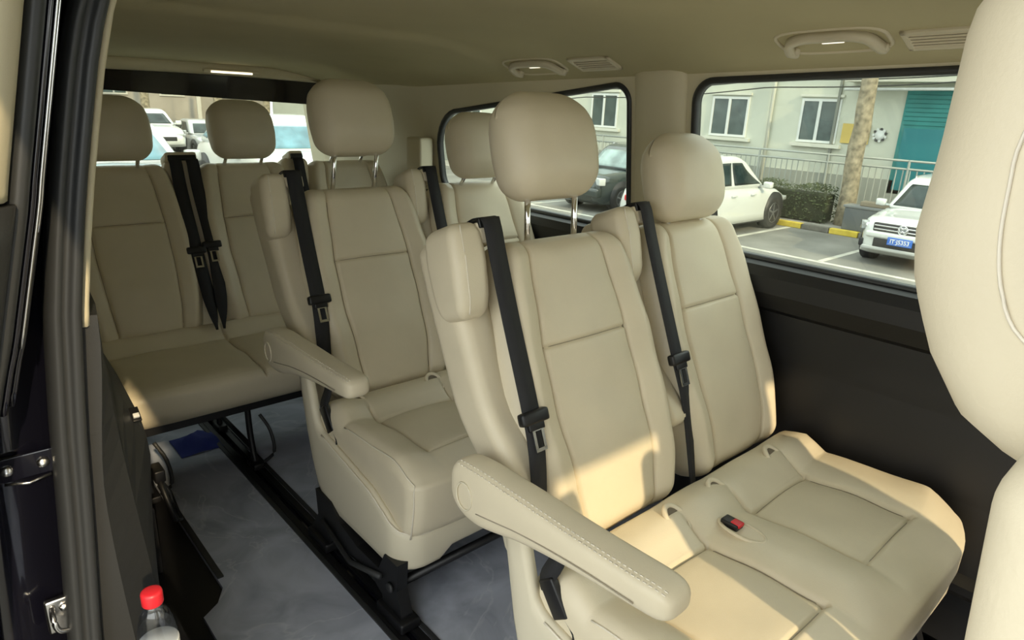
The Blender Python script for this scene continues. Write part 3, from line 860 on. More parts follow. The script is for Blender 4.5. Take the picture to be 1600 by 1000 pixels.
fs2 = front_seat(1.25, 'cream leather driver seat out of view, added to shade the nearest bench')  # unseen seat, placed so its shadow bounds the sun patch

# ================================================================== SMALL VAN FITTINGS
def ceil_frame(x, y):
    e = .01; p = Vector((x, y, zc(x, y)))
    tx = (Vector((x+e, y, zc(x+e, y)))-p).normalized(); ty = (Vector((x, y+e, zc(x, y+e)))-p).normalized(); n = tx.cross(ty).normalized()   # up
    return p, tx, ty, n
def handle(x, y, L, label):
    p, tx, ty, n = ceil_frame(x, y); t = empty('grab_handle', p); tag(t, label, 'handle', 'grab handles')
    def W(a, b, c): return ty*a+tx*b-n*c       # along y, along x, below ceiling
    half = [(-.50, .040, -.004), (-.497, .036, .010), (-.48, .012, .012), (-.42, -.018, .010), (-.25, -.034, .009), (0, -.036, .009)]
    pts = smooth_pts([W(L*q, v, d) for q, v, d in half]+[W(-L*q, v, d) for q, v, d in half[-2::-1]], 5)
    MB().ribbon(pts, .018, .009, -n).build('grip', shellm, t, True)
    for s_ in (-1, 1):
        MB().tube([W(s_*L*.49, .038, -.010), W(s_*L*.485, .036, .016)], .013, 12).build('end_mount', shellm, t, True)
    # shallow dished base with raised outline
    V = []; F = []
    for i in range(32):
        a = 2*math.pi*i/32; ca, sa = math.cos(a), math.sin(a); e = .55
        c = W(L*.60*math.copysign(abs(ca)**e, ca), .002+.058*math.copysign(abs(sa)**e, sa), .000)
        for k in range(6):
            b = 2*math.pi*k/6; V.append(c+(ty*ca+tx*sa)*.005*math.cos(b)-n*.005*math.sin(b))
    for i in range(32):
        for k in range(6): F.append([i*6+k, i*6+(k+1) % 6, ((i+1) % 32)*6+(k+1) % 6, ((i+1) % 32)*6+k])
    obj('recess_rim', V, F, shellm, t)
    MB().box(W(-.005, -.004, .004), (.024, .007, .003), Matrix((ty, tx, n)).transposed(), .001).build('lamp_lens', mat('lit_lens', (.9, .85, .7), .2, emit=((1, .9, .7), .45)), t, True)
    return t
handle(1.565, .715, .20, 'beige grab handle on the ceiling above the large side window')
handle(1.60, 1.70, .21, 'beige grab handle on the ceiling above the rear side window')
def vent(x, y, L, label):
    p, tx, ty, n = ceil_frame(x, y); t = empty('ceiling_vent', p); tag(t, label, 'vent', 'ceiling air vents')
    rot = Matrix((tx, ty, n)).transposed()
    hw = .036
    fr = MB()
    for s_ in (-1, 1):
        fr.box(-n*.002+tx*s_*hw, (.006, L/2+.006, .005), rot, .002).box(-n*.002+ty*s_*L/2, (hw+.006, .006, .005), rot, .002)
    fr.build('frame', shellm, t, True)
    MB().box(-n*.0012, (hw, L/2, .0012), rot).build('backing', groovem, t)
    for k in range(5):
        MB().box(-n*.004+tx*(-.026+.013*k), (.0026, L/2-.004, .0016), rot @ Matrix.Rotation(R(25), 3, 'Y')).build('slat', shellm, t)
    return t
vent(1.585, .485, .16, 'slatted beige air vent in the ceiling beside the front seat')
vent(1.605, 1.44, .15, 'slatted beige air vent in the ceiling by the window pillar')
# rear dome lamp strip at the end of the headliner
t = empty('dome_lamp', (1.15, 3.186, 1.352)); tag(t, 'slim lit ceiling lamp above the tailgate window', 'lamp')
MB().box((0, 0, 0), (.12, .010, .006), None, .003).build('housing', shellm, t, True)
MB().box((0, -.008, -.004), (.09, .006, .004), None, .002).build('lens', mat('lamp_lens', (.9, .85, .7), .2, emit=((1, .88, .62), .7)), t, True)

# water bottle standing in the step well corner
BX, BY = .176, 1.04
t = empty('water_bottle', (BX, BY, .245)); tag(t, 'clear plastic water bottle with red cap beside the charcoal door trim', 'bottle')
pet = glass('clear_plastic', (.80, .83, .88), .12)
MB().lathe((0, 0, 0), [(.026, 0), (.031, .004), (.031, .03), (.029, .035), (.031, .04), (.031, .13), (.0295, .15), (.0305, .152), (.0285, .163), (.0293, .165), (.0262, .177), (.027, .179), (.0228, .190), (.0235, .192), (.0175, .204), (.014, .211), (.014, .216)], 36).build('body', pet, t, True)
MB().lathe((0, 0, 0), [(.0314, .04), (.0318, .042), (.0318, .138), (.0314, .14)], 36).build('paper_band', whitem, t, True)
MB().lathe((0, 0, 0), [(.0155, .216), (.0165, .218), (.0165, .236), (.0155, .240), (.012, .2415), (0, .242)], 28).build('cap', redm, t, True)
# black ledge it stands on
led = MB()
pr = [(.13, .86), (.205, .86), (.232, .90), (.245, 1.0), (.25, 1.16), (.25, 1.30), (.11, 1.30)]
led.prism(pr, -.30, .245, 'z'); led.build('step_bin', blackp, wg)
rim = [(.205, .86, .25), (.232, .90, .25), (.245, 1.0, .25), (.25, 1.15, .25)]
MB().tube(smooth_pts(rim, 4), .006).build('bin_lip', greyp, wg, True)
# seat-belt stalk and bracket by the ledge
t = empty('belt_anchor', (.362, 1.86, .13)); tag(t, 'black folding bracket at the aisle foot of the rear side trim', 'bracket')
MB().box((.012, 0, .11), (.014, .03, .018), None, .004).build('mount', blackp, t, True)
MB().tube([(.01, -.02, .10), (.03, -.06, -.02), (.05, -.02, -.05), (.04, .03, .02), (.01, .02, .09)], .009).build('loop', blackp, t, True)
t = empty('trim_switch', (.272, 1.485, .60)); tag(t, 'small black clip with a white mark on the charcoal side trim', 'clip')
MB().box((0, 0, .0), (.009, .018, .003), Matrix.Rotation(R(35), 3, 'X'), .002).build('plate', blackp, t, True)
MB().box((0, -.008, .001), (.006, .005, .003), Matrix.Rotation(R(35), 3, 'X'), .001).build('mark', whitem, t, True)

# ================================================================== OUTSIDE
def gz(x): return -.60-.90*sm(3.5, 11.5, x)
asphalt = mat('worn_asphalt', (.20, .197, .18), .9, noise=(.9, .25, 8), bump=(60, .4))
V = []; F = []
xsn = [-60, -10, 0, 2, 3.5]+[3.5+.5*k for k in range(1, 17)]+[13, 16, 20, 60]; ysn = [-60, -20, -5, 0, 5, 10, 15, 20, 30, 45, 90]
for y in ysn:
    for x in xsn: V.append((x, y, gz(x)))
for j in range(len(ysn)-1):
    for i in range(len(xsn)-1):
        a = j*len(xsn)+i; F.append([a, a+1, a+len(xsn)+1, a+len(xsn)])
gr = obj('ground', V, F, asphalt); tag(gr, kind='structure')
linem = mat('faded_line_paint', (.52, .51, .45), .9, noise=(3, .25, 6))
for (a, b) in (((13.38, -4), (13.52, 24)), ((13.5, 8.0), (17.1, 8.12)), ((13.5, 5.55), (17.1, 5.67)), ((13.5, 10.5), (17.1, 10.62)), ((13.5, 14.2), (17.1, 14.3))):
    MB().span((a[0], a[1], -1.5), (b[0], b[1], -1.494)).build('parking_line', linem, gr)
# kerb of painted stones
yel = mat('yellow_kerb_paint', (.62, .47, .06), .7, noise=(6, .2, 4)); kerbg = mat('grey_kerb_stone', (.16, .15, .13), .85, noise=(6, .2, 4))
kb = empty('kerb', (17.2, 0, -1.5)); tag(kb, 'low roadside kerb of yellow and dark grey painted stones', 'kerb')
for k in range(26):
    y = 2+k*.72
    o = MB().span((-.06, y+.01, 0), (.12, y+.71, .14), .02).build('kerb_stone', yel if k % 2 == 0 else kerbg, kb)
pv = MB().span((17.33, -2, -1.5), (18.9, 26, -1.37)).build('pavement', mat('concrete_paving', (.30, .285, .25), .9, noise=(2, .15, 6))); tag(pv, kind='structure')

# ---- apartment building across the road
bw = mat('pale_green_render', (.56, .575, .49), .9, noise=(.8, .06, 7)); bw2 = mat('pale_band', (.62, .62, .54), .9)
frm = mat('white_window_frame', (.66, .68, .66), .5); wgl = mat('window_glass_dark', (.075, .10, .095), .12, noise=(2.5, .3, 3))
XBLD = 20.0
bd = empty('apartment_building', (XBLD, 8, -1.5)); tag(bd, 'pale green rendered building behind the railing across the road', 'building')
MB().span((0, -22, 0), (6, 40, 9)).build('wall', bw, bd)
MB().span((-.10, -22, 4.05), (.02, 40, 4.20)).build('string_course', bw2, bd)
MB().span((-.30, -22, 4.55), (.02, 40, 4.85)).build('eaves', bw2, bd)
MB().span((-.05, -22, 0), (.01, 40, 1.25)).build('plinth', mat('grey_plinth', (.30, .31, .27), .9), bd)
def bwin(y0, y1, z0, z1, split=.52):
    y0 -= 8; y1 -= 8; z0 += 1.5; z1 += 1.5
    f_ = MB()
    for (a, b) in (((y0, z0), (y0+.07, z1)), ((y1-.07, z0), (y1, z1)), ((y0+.07, z0), (y1-.07, z0+.07)), ((y0+.07, z1-.07), (y1-.07, z1)), ((lerp(y0, y1, split)-.045, z0+.07), (lerp(y0, y1, split)+.045, z1-.07))):
        f_.span((-.05, a[0], a[1]), (.02, b[0], b[1]))
    fo = f_.build('window', frm, bd); m_ = lerp(y0, y1, split)
    MB().span((-.022, y0+.07, z0+.07), (-.01, m_-.045, z1-.07)).build('window_pane', wgl, fo)
    MB().span((-.028, m_+.045, z0+.07), (-.016, y1-.07, z1-.07)).build('window_pane', wgl, fo)
    MB().span((-.14, y0-.18, z0-.12), (.02, y1+.14, z0-.02)).build('window_sill', bw2, fo)
    MB().span((-.08, y0-.05, z1+.05), (.02, y1+.05, z1+.12)).build('window_lintel', bw2, fo)
for (y0, y1) in ((11.33, 12.64), (8.5, 9.65), (16.6, 17.9), (20.6, 21.9), (24.6, 25.9), (29, 30.3), (34, 35.3)): bwin(y0, y1, .58, 1.80)
for y in (-6, -2, 2): bwin(y, y+1.3, 2.2, 3.4)
for y in (10.55, 15.0, 22.7, 31.5):
    MB().tube([(-.09, y-8, 0.3), (-.09, y-8, 9)], .055, 10).build('drain_pipe', mat('cream_pipe', (.62, .62, .54), .6), bd, True)
teal = mat('teal_shutter', (.03, .21, .20), .5, noise=(1.5, .15, 3))
dr = MB().span((-.05, 4.4-8, .9), (.02, 6.85-8, 3.60)).build('shop_door', teal, bd)
for k in range(8): MB().span((-.075, 4.45-8, 2.70+k*.11), (-.05, 6.80-8, 2.79+k*.11), .008).build('shutter_slat', teal, dr)
for a, b in ((4.5, 5.55), (5.65, 6.75)): MB().span((-.075, a-8, 1.0), (-.05, b-8, 2.62), .01).build('door_leaf', mat('teal_panel', (.025, .19, .215), .4), dr)
MB().span((-.6, 3.6-8, 3.75), (0, 8.3-8, 3.85)).build('door_canopy', bw2, bd)
MB().tube([(-.5, 3.6-8, 3.62), (-.5, 8.3-8, 3.55)], .04).build('canopy_pipe', frm, bd, True)
MB().span((-.06, 7.6-8, 2.13), (-.02, 8.35-8, 2.66)).build('yellow_plaque', mat('yellow_board', (.56, .42, .12), .6), bd)
for k in range(11):      # white rosette with dark dots
    a = 2*math.pi*k/11; MB().lathe((-.03, 7.33-8+.16*math.cos(a), 2.40+.16*math.sin(a)), [(0, -.03), (.035, -.03), (.035, 0)], 8, 'x').build('rosette_dot', mat('dark_dot', (.05, .05, .05), .6) if k % 2 else frm, bd)
MB().lathe((-.02, 7.33-8, 2.40), [(0, -.03), (.13, -.03), (.14, 0)], 20, 'x').build('rosette', frm, bd, True)
MB().span((-.10, 8.55-8, .6), (-.04, 8.62-8, 3.9)).build('conduit', mat('grey_conduit', (.20, .21, .18), .6), bd)
MB().span((-.10, 7.82-8, .6), (-.04, 7.88-8, 3.9)).build('conduit', MATS['grey_conduit'], bd)
for k, (za, zb) in enumerate(((2.62, 1.60), (2.50, 1.20), (2.75, 2.15))):
    cb = empty('overhead_cable', (19.2, 10, 0)); tag(cb, ('thin dark cable sagging across the building front, uppermost', 'thin dark cable sagging low across the building windows', 'thin dark cable just below the building eaves')[k], 'cable')
    pts = [(0, y-10, lerp(za, zb, (y-3)/22)-.12*math.sin(math.pi*((y-3)/22*3 % 1))) for y in [3+.5*q for q in range(45)]]
    MB().tube(pts, .018, 5).build('wire', mat('cable_black', (.05, .05, .045), .7), cb, True)

# ---- railing
rl = empty('railing', (18.6, 9, -1.37)); tag(rl, 'grey metal railing with thin upright bars along the pavement', 'railing')
rm = mat('grey_railing_paint', (.34, .36, .33), .5)
for z in (1.72, 1.52, .25): MB().tube([(0, -7, z), (0, 9, z)], .028, 8).build('rail', rm, rl, True)
me_bar = None
for k in range(100):
    y = -6.9+k*.16
    if me_bar is None:
        o = MB().tube([(0, 0, .25), (0, 0, 1.52)], .016, 6).build('bar', rm, rl); me_bar = o.data
    else:
        o = bpy.data.objects.new('bar', me_bar); COL.objects.link(o); o.parent = rl
    o.location = (0, y, 0)
me_p = None
for k in range(9):
    if me_p is None: o = MB().tube([(0, 0, 0), (0, 0, 1.74)], .032, 8).build('post', rm, rl); me_p = o.data
    else: o = bpy.data.objects.new('post', me_p); COL.objects.link(o); o.parent = rl
    o.location = (0, -7+2*k, 0)

# ---- hedge (leaves)
lv = [mat('hedge_leaf', (.045, .062, .02), .7, noise=(3, .4, 3))]
V = []; F = []
for k in range(5200):
    y = random.uniform(7.38, 9.9); x = random.uniform(17.58, 18.3); z = random.uniform(-1.35, -.42+.06*math.sin(y*5))
    if 17.70 < x < 18.15 and z < -.55 and random.random() < .75: continue
    s_ = random.uniform(.025, .05); c = Vector((x, y, z)); a = Vector((random.gauss(0, 1), random.gauss(0, 1), random.gauss(0, 1))).normalized(); b = a.orthogonal().normalized()
    i = len(V); V += [c+a*s_, c+b*s_*.5, c-a*s_, c-b*s_*.5]; F.append([i, i+1, i+2, i+3])
h_ = empty('hedge', (0, 0, 0)); tag(h_, 'low clipped evergreen hedge beside the white car', 'hedge')
o = obj('leaves', V, F, lv[0], h_, False); o['kind'] = 'stuff'
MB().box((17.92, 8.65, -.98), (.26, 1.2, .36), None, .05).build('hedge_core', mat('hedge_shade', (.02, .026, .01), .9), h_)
def gnarly(name, x, y, z0, H, r, label, group=None, branches=6, seed=1, lowest=6, spread=1.0):
    rnd = random.Random(seed); t = empty(name, (x, y, z0)); tag(t, label, 'tree', group)
    bark = mat('mottled_bark', (.25, .215, .15), .9, noise=(7, .5, 8), bump=(30, .8))
    P = [Vector((0, 0, 0))]; rr = [r*1.15]
    for k in range(1, 13):
        P.append(Vector((rnd.uniform(-.03, .03)*r/.2, rnd.uniform(-.03, .03)*r/.2+.02*k*r, H*k/12))); rr.append(r*(1-.35*k/12)*rnd.uniform(.93, 1.09))
    MB().tube(P, rr, 12).build('trunk', bark, t, True)
    for b in range(branches):
        k = rnd.randint(lowest, 11); p = P[k]; d = Vector((rnd.uniform(-1, 1)*spread, rnd.uniform(-1, 1), rnd.uniform(.3, 1))).normalized()
        pts = [p]; rad = [rr[k]*.55]
        for q in range(6): d = (d+Vector((rnd.uniform(-.3, .3)*spread, rnd.uniform(-.3, .3), .08))).normalized(); pts.append(pts[-1]+d*H*.1); rad.append(rad[-1]*.72)
        MB().tube(pts, rad, 7).build('branch', bark, t, True)
    return t
t = gnarly('street_tree', 18.05, 7.06, -1.40, 6, .23, 'mottled brown tree trunk beside the hedge and grey box', None, 5, 3, 10, .25)
# grey utility box with a lid
t = empty('utility_box', (17.36, 6.42, -1.37)); tag(t, 'grey metal utility box on the kerb beside the tree', 'box')
gm = mat('grey_metal_paint', (.13, .14, .145), .5)
MB().span((0, -.75, 0), (.4, .42, .55), .02).build('cabinet', gm, t)
MB().span((-.02, -.79, .55), (.42, .46, .62), .02).build('lid', mat('grey_lid', (.20, .21, .21), .5), t)
MB().span((.05, -.65, .62), (.35, .1, .74), .03).build('folded_sheet', mat('tan_sheet', (.25, .21, .15), .8), t)

# ---- cars
tyre = mat('tyre_rubber', (.02, .02, .02), .8); rimm = mat('alloy', (.35, .35, .36), .3, metal=.8); carglass = mat('car_glass', (.03, .042, .042), .12, noise=(2, .5, 3), spec=.3)
lampm = mat('headlamp', (.30, .32, .33), .1, noise=(14, .5, 3), coat=1); darkg = mat('dark_grille', (.02, .02, .022), .5)
def car(name, x, y, z, yaw, L, Wd, H, paint, label, hood=.98, nose=.70, cowl=.29, roof0=.43, roof1=.80, tail=.95, detail=None, glassm=None, wheel_r=.34):
    """car with its nose at +X (local), centre of the front axle line on the ground at origin"""
    t = empty(name, (x, y, z), yaw); tag(t, label, 'car')
    glassm = glassm or carglass
    fo = .85                       # front overhang: nose at +fo
    X0 = fo; hw = Wd/2
    def X(u): return X0-u*L
    # lower body
    top = [(0, nose*.86), (.012, nose), (.05, nose+.10), (.14, hood-.07), (cowl, hood), (.5, hood+.03), (.85, hood+.04), (.97, hood-.02), (1, hood-.22)]
    wid = [(0, .70), (.02, .82), (.07, .93), (.16, 1), (.8, 1), (.95, .95), (1, .84)]
    rings = []
    N = 40
    for i in range(N+1):
        u = (i/N)**1.25 if i < N*.5 else (i/N)
        u = i/N; u = u*u*(3-2*u)*.35+u*.65
        tz = interp(top, u); w_ = hw*interp(wid, u); bz = .24+.10*sm(.06, 0, u)+.10*sm(.94, 1, u)
        prf = [(-1, .0), (-.995, .22), (-1.0, .5), (-.985, .72), (-.95, .88), (-.86, .97), (-.6, 1.0), (0, 1.02), (.6, 1.0), (.86, .97), (.95, .88), (.985, .72), (1, .5), (.995, .22), (1, 0), (.8, -.04), (-.8, -.04)]
        rings.append([(X(u), w_*a, bz+(tz-bz)*b) for a, b in prf])
    body = MB().loft(rings).build('body', paint, t, True)
    MB().box((X(.5), 0, .27), (L*.33, hw*.985, .07), None, .03).build('sill', darkg, body)
    # greenhouse frustum
    zb = hood-.03; b0, b1, t0, t1 = X(cowl-.02), X(tail), X(roof0), X(roof1); wb, wt = hw*.93, hw*.74
    def gp(a, b, c):               # a: -1 rear..1 front, b: side, c: 0..1 height
        k = c; ease = k**.85
        xf = lerp(b0, t0, ease); xr = lerp(b1, t1, ease); ww = lerp(wb, wt, k**1.1)
        crown = .05*(1-abs(a)**2.5)*sm(.6, 1, c)-.06*abs(a)**6*sm(.7, 1, c)
        return Vector((lerp(xr, xf, (a+1)/2), b*ww, zb+(H-.03-zb)*c+crown))
    h = (1, 1, .5)
    g = rbox(h, .16, [axis(1, .16, 14, (), 4), axis(1, .16, 6, (), 4), axis(.5, .16, 6, (), 4)], lambda p, q: gp(p.x, p.y, p.z+.5))['main']
    roof = obj('cabin', *g, paint, t)
    def pane(name, cs, m):
        """quad on the cabin from (a,b,c) corners, pushed out a little"""
        K = 8; V = []; F = []
        P = [Vector(c) for c in cs]
        ctr = gp(0, 0, .5)
        for i in range(K+1):
            for j in range(K+1):
                q = P[0].lerp(P[1], i/K).lerp(P[3].lerp(P[2], i/K), j/K); v = gp(*q)
                V.append(v+Vector(((q.x if abs(q.x) > .99 else 0)*.012, (q.y if abs(q.y) > .99 else 0)*.012, .004)))
        for i in range(K):
            for j in range(K): F.append([i*(K+1)+j, (i+1)*(K+1)+j, (i+1)*(K+1)+j+1, i*(K+1)+j+1])
        o = obj(name, V, F, m, t); s_ = o.modifiers.new('t', 'SOLIDIFY'); s_.thickness = .006
        return o
    pane('windscreen', [(1.0, -.84, .13), (1.0, .84, .13), (1.0, .80, .84), (1.0, -.80, .84)], glassm)
    pane('rear_window', [(-1.0, -.80, .2), (-1.0, .80, .2), (-1.0, .72, .82), (-1.0, -.72, .82)], glassm)
    for s_ in (-1, 1):
        pane('side_window', [(.86, s_, .16), (.08, s_, .16), (.03, s_, .82), (.56, s_, .82)], glassm)
        pane('side_window', [(-.02, s_, .16), (-.60, s_, .16), (-.52, s_, .82), (-.05, s_, .82)], glassm)
        pane('quarter_window', [(-.66, s_, .18), (-.88, s_, .24), (-.70, s_, .76), (-.58, s_, .82)], glassm)
        m_ = MB().box((X(cowl+.06), s_*(hw+.10), hood+.06), (.07, .10, .075), None, .04).box((X(cowl+.06), s_*(hw-.02), hood+.02), (.03, .06, .02)).build('wing_mirror', paint, t, True)
        for k, ax in enumerate((0, -(L-1.62))):
            MB().lathe((ax, s_*(hw-.10), wheel_r+.05), [(0, -.12), (wheel_r+.06, -.12), (wheel_r+.06, .106), (0, .106)] if s_ > 0 else [(0, .12), (wheel_r+.06, .12), (wheel_r+.06, -.106), (0, -.106)], 28, 'y').build('wheel_arch', darkg, t, True)
            wh = MB().lathe((ax, s_*(hw-.09), wheel_r), [(.20, -.11*s_), (wheel_r-.03, -.11*s_), (wheel_r, -.08*s_), (wheel_r, .07*s_), (wheel_r-.03, .10*s_), (.21, .105*s_), (.21, .06*s_), (0, .06*s_)], 32, 'y').build('wheel', tyre, t, True)
            sp = MB().lathe((ax, s_*(hw-.09), wheel_r), [(.205, .09*s_), (.225, .11*s_), (.235, .10*s_), (.22, .08*s_)], 32, 'y')
            for q in range(5):
                a = 2*math.pi*q/5+.3; sp.box((ax+.11*math.cos(a), s_*(hw-.09+.085), wheel_r+.11*math.sin(a)), (.115, .012, .024), Matrix.Rotation(-a, 3, 'Y'), .006)
            sp.lathe((ax, s_*(hw-.09), wheel_r), [(0, .10*s_), (.05, .095*s_), (.06, .08*s_)], 14, 'y')
            sp.build('rim', rimm, wh, True)
        MB().box((X(.42), s_*(hw+.004), hood-.14), (.09, .018, .016), None, .006).build('door_handle', paint, t, True)
        MB().box((X(.60), s_*(hw+.004), hood-.14), (.09, .018, .016), None, .006).build('door_handle', paint, t, True)
        if detail: continue
        MB().box((X(.035), s_*hw*.70, nose-.02), (.10, .16, .06), None, .04).build('headlight', lampm, t, True)
    if not detail:
        MB().box((X(.006), 0, nose-.14), (.05, hw*.5, .07), None, .02).build('grille', darkg, t, True)
        MB().box((X(1.0), 0, hood-.25), (.04, hw*.7, .06), None, .02).build('tail_light_bar', redm, t, True)
    return t, X, hw
whitecar = mat('white_car_paint', (.62, .64, .62), .25, coat=.8); darkcar = mat('dark_green_car_paint', (.025, .035, .035), .2, coat=.8)
# white crossover, nose to the kerb
car('white_crossover', 16.45, 9.22, -1.5, R(0), 4.45, 1.80, 1.64, whitecar, 'white crossover car seen side-on beside the hedge, nose to the kerb', hood=.98, nose=.68, cowl=.27, roof0=.46, roof1=.72, tail=.97, wheel_r=.37)[0].scale = (1.1, 1.1, 1.1)
# white SUV facing the van
t, X, hw = car('white_suv', 14.98, 4.40, -1.5, math.pi, 4.43, 1.81, 1.68, whitecar, 'white SUV facing the van with a blue licence plate', hood=1.05, nose=.86, cowl=.27, roof0=.42, roof1=.86, tail=.985, detail=True, wheel_r=.35)
xn = X(0)
for s_ in (-1, 1):
    V_ = MB().box((xn-.19, s_*.715, .775), (.10, .135, .085), Matrix.Rotation(R(-28*s_), 3, 'Z'), .03)
    hl = V_.build('headlight', lampm, t, True)
    MB().lathe((xn-.10, s_*.69, .775), [(0, .03), (.045, .025), (.055, 0), (.05, -.02)], 16, 'x').build('lens', chrome, hl, True)
    MB().box((xn-.13, s_*.70, .43), (.06, .11, .075), Matrix.Rotation(R(-24*s_), 3, 'Z'), .02).build('fog_grille', darkg, t, True)
gl = MB().box((xn-.055, 0, .775), (.06, .55, .085), None, .02).build('grille', darkg, t, True)
for dz in (.035, -.035): MB().box((xn+.002, 0, .775+dz), (.012, .53, .012), None, .005).build('grille_bar', chrome, gl, True)
MB().box((xn-.02, 0, .63), (.07, .66, .055), None, .03).build('bumper', whitecar, t, True)
MB().box((xn-.035, 0, .475), (.06, .50, .085), None, .02).build('lower_intake', darkg, t, True)
MB().box((xn-.05, 0, .36), (.08, .70, .035), None, .02).build('lower_bumper', mat('silver_trim', (.45, .46, .45), .4), t, True)
# ring emblem with V over W strokes
em = MB(); c = Vector((xn+.022, 0, .775)); rr = .088
ring = [[Vector((c.x+.006*math.sin(b), c.y+(rr+.009*math.cos(b))*math.cos(a), c.z+(rr+.009*math.cos(b))*math.sin(a))) for b in [2*math.pi*k/6 for k in range(6)]] for a in [2*math.pi*k/28 for k in range(29)]]
em.loft(ring, False)
def stroke(pts):
    for p, q in zip(pts, pts[1:]): em.tube([c+Vector((0, p[0], p[1])), c+Vector((0, q[0], q[1]))], .008, 6)
stroke([(-.045, .068), (0, .010), (.045, .068)]); stroke([(-.078, .030), (-.036, -.066), (0, -.006), (.036, -.066), (.078, .030)])
eo = em.build('emblem', chrome, t, True)
MB().lathe((xn+.008, 0, .775), [(0, .004), (.082, .004), (.084, 0)], 24, 'x').build('emblem_disc', mat('emblem_grey', (.22, .23, .24), .3), eo, True)
pl = MB().box((xn+.058, 0, .545), (.008, .225, .075), None, .004).build('licence_plate', mat('plate_blue', (.03, .14, .55), .4), t, True)
MB().span((xn+.064, -.20, .495), (xn+.0665, .20, .499)).span((xn+.064, -.20, .591), (xn+.0665, .20, .595)).build('plate_border', whitem, pl)
fc = bpy.data.curves.new('plate_text', 'FONT'); fc.body = 'IT\u00b7J5353'; fc.size = .105; fc.align_x = 'CENTER'; fc.align_y = 'CENTER'; fc.extrude = .001; fc.offset = .002
to = bpy.data.objects.new('plate_curve', fc); COL.objects.link(to)
bpy.context.view_layer.update(); me = bpy.data.meshes.new_from_object(to.evaluated_get(bpy.context.evaluated_depsgraph_get())); bpy.data.objects.remove(to); bpy.data.curves.remove(fc)
to = bpy.data.objects.new('plate_text', me); COL.objects.link(to); me.materials.clear(); me.materials.append(whitem); to.parent = pl
to.location = (xn+.068, 0, .545); to.rotation_euler = (R(90), 0, R(90))
# roof rails
for s_ in (-1, 1): MB().tube(smooth_pts([(X(.46), s_*.62, 1.63), (X(.50), s_*.62, 1.68), (X(.78), s_*.62, 1.67), (X(.83), s_*.62, 1.61)], 4), .016).build('roof_rail', steel, t, True)

# dark SUV
t, X, hw = car('dark_suv', 14.75, 12.75, -1.5, math.pi, 4.6, 1.84, 1.80, darkcar, 'dark green off-roader parked beyond the pillar, facing the van', hood=1.12, nose=.92, cowl=.27, roof0=.40, roof1=.88, tail=.985, detail=True, wheel_r=.38, glassm=mat('bright_glass', (.22, .30, .30), .08, noise=(2, .5, 3), coat=.5))
xn = X(0)
for s_ in (-1, 1):
    hl = MB().box((xn-.14, s_*.66, .86), (.10, .20, .10), Matrix.Rotation(R(-22*s_), 3, 'Z'), .03).build('headlight', mat('bright_headlamp', (.55, .58, .58), .15, coat=1), t, True)
    MB().lathe((xn-.06, s_*.62, .50), [(0, .02), (.05, .02), (.055, 0), (.05, -.03)], 14, 'x').build('fog_lamp', lampm, t, True)
gl = MB().box((xn-.045, 0, .86), (.06, .36, .10), None, .02).build('grille', darkg, t, True)
for dz in (-.05, 0, .05): MB().box((xn+.012, 0, .86+dz), (.01, .35, .014), None, .004).build('grille_bar', chrome, gl, True)
MB().box((xn-.02, 0, .56), (.10, .80, .12), None, .05).build('bumper', darkcar, t, True)
MB().box((xn+.082, 0, .60), (.01, .23, .08), None, .004).build('licence_plate', mat('plate_pale', (.40, .45, .55), .5), t, True)
for s_ in (-1, 1): MB().tube(smooth_pts([(X(.46), s_*.62, 1.74), (X(.50), s_*.62, 1.80), (X(.78), s_*.62, 1.79), (X(.83), s_*.62, 1.72)], 4), .018).build('roof_rail', steel, t, True)

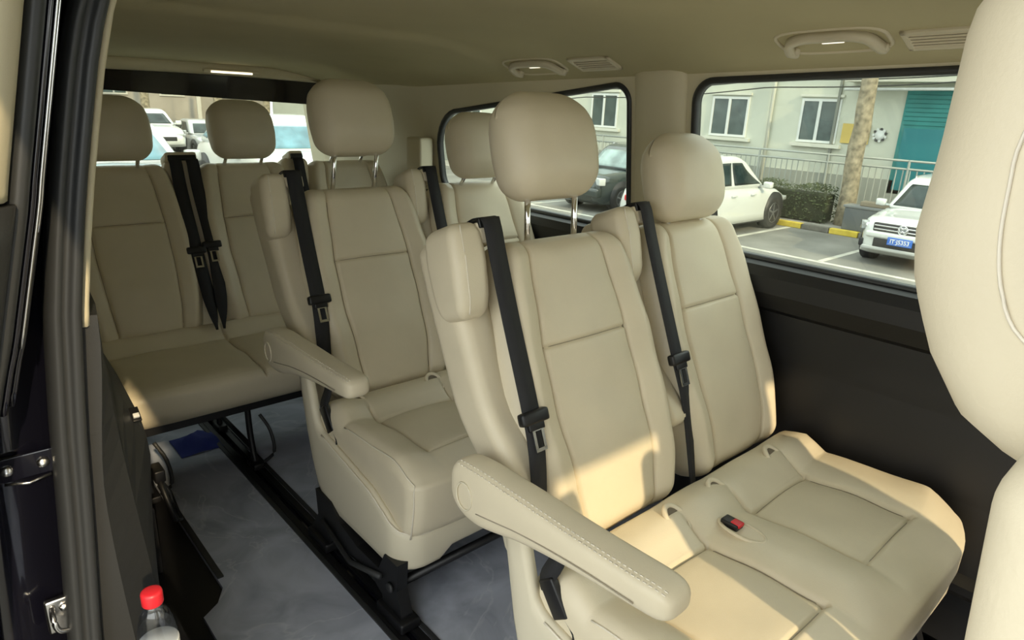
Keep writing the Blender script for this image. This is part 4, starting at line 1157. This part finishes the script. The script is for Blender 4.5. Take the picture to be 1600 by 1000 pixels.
# cars behind, seen through the tailgate window
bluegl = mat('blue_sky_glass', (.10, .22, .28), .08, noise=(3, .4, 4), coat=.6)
silver = mat('silver_car_paint', (.42, .44, .45), .25, metal=.3, coat=.8)
car('hatchback', 4.95, 10.4, -.60, R(-90), 4.2, 1.78, 1.50, whitecar, 'white hatchback close behind the tailgate, right of the middle rear headrest', glassm=bluegl)
car('hatchback', 1.85, 8.9, -.60, R(-90), 4.3, 1.80, 1.47, silver, 'silver car close behind the tailgate, between the left rear headrests', glassm=bluegl)
fx = [(6.9, 27, 'white saloon far behind the van, leftmost in the distant row', whitecar), (9.2, 27.6, 'silver saloon far behind the van, second in the distant row', silver), (11.6, 28.2, 'white saloon far behind the van, third in the distant row', whitecar), (3.9, 33, 'silver saloon far down the road behind the distant row', silver), (13.9, 28.6, 'dark saloon far behind the van, rightmost in the distant row', darkcar)]
for x, y, lb_, pm in fx: car('saloon', x, y, gz(x), R(-90), 4.5, 1.78, 1.46, pm, lb_, hood=.95, nose=.66, tail=.9, roof1=.7)
# distant building and trees behind
bw3 = mat('grey_brown_render', (.30, .27, .23), .9, noise=(.5, .2, 8))
b2 = empty('distant_building', (8, 48, -.8)); tag(b2, 'tall grey brown building far behind the tailgate window', 'building')
MB().span((-32, 0, 0), (11.5, 6, 14)).build('wall', bw3, b2)
for i in range(11):
    for j in range(3):
        x = -25+i*3.3; z = 1.6+j*3.0
        fr_ = MB().span((x, -.08, z), (x+1.5, .02, z+1.5)).build('window', mat('pale_frame', (.5, .48, .42), .7), b2)
        MB().span((x+.1, -.10, z+.1), (x+.7, -.07, z+1.4)).build('window_pane', wgl, fr_); MB().span((x+.8, -.10, z+.1), (x+1.4, -.07, z+1.4)).build('window_pane', wgl, fr_)
    MB().span((-25+i*3.3+2.2, -.12, 0), (-25+i*3.3+2.45, .0, 14)).build('pilaster', mat('pale_frame', (.5, .48, .42), .7), b2)
tl = ['bare pale tree behind the tailgate window, leftmost of the four', 'bare pale tree behind the tailgate window, second of the four', 'bare pale tree behind the tailgate window, third of the four', 'bare pale tree behind the tailgate window, rightmost of the four']
for k, (x, y) in enumerate(((6.6, 37), (9.6, 39), (12.2, 36), (15.5, 38))): gnarly('roadside_tree', x, y, gz(x), 9, .22, tl[k], 'bare trees behind the van', 9, 20+k)
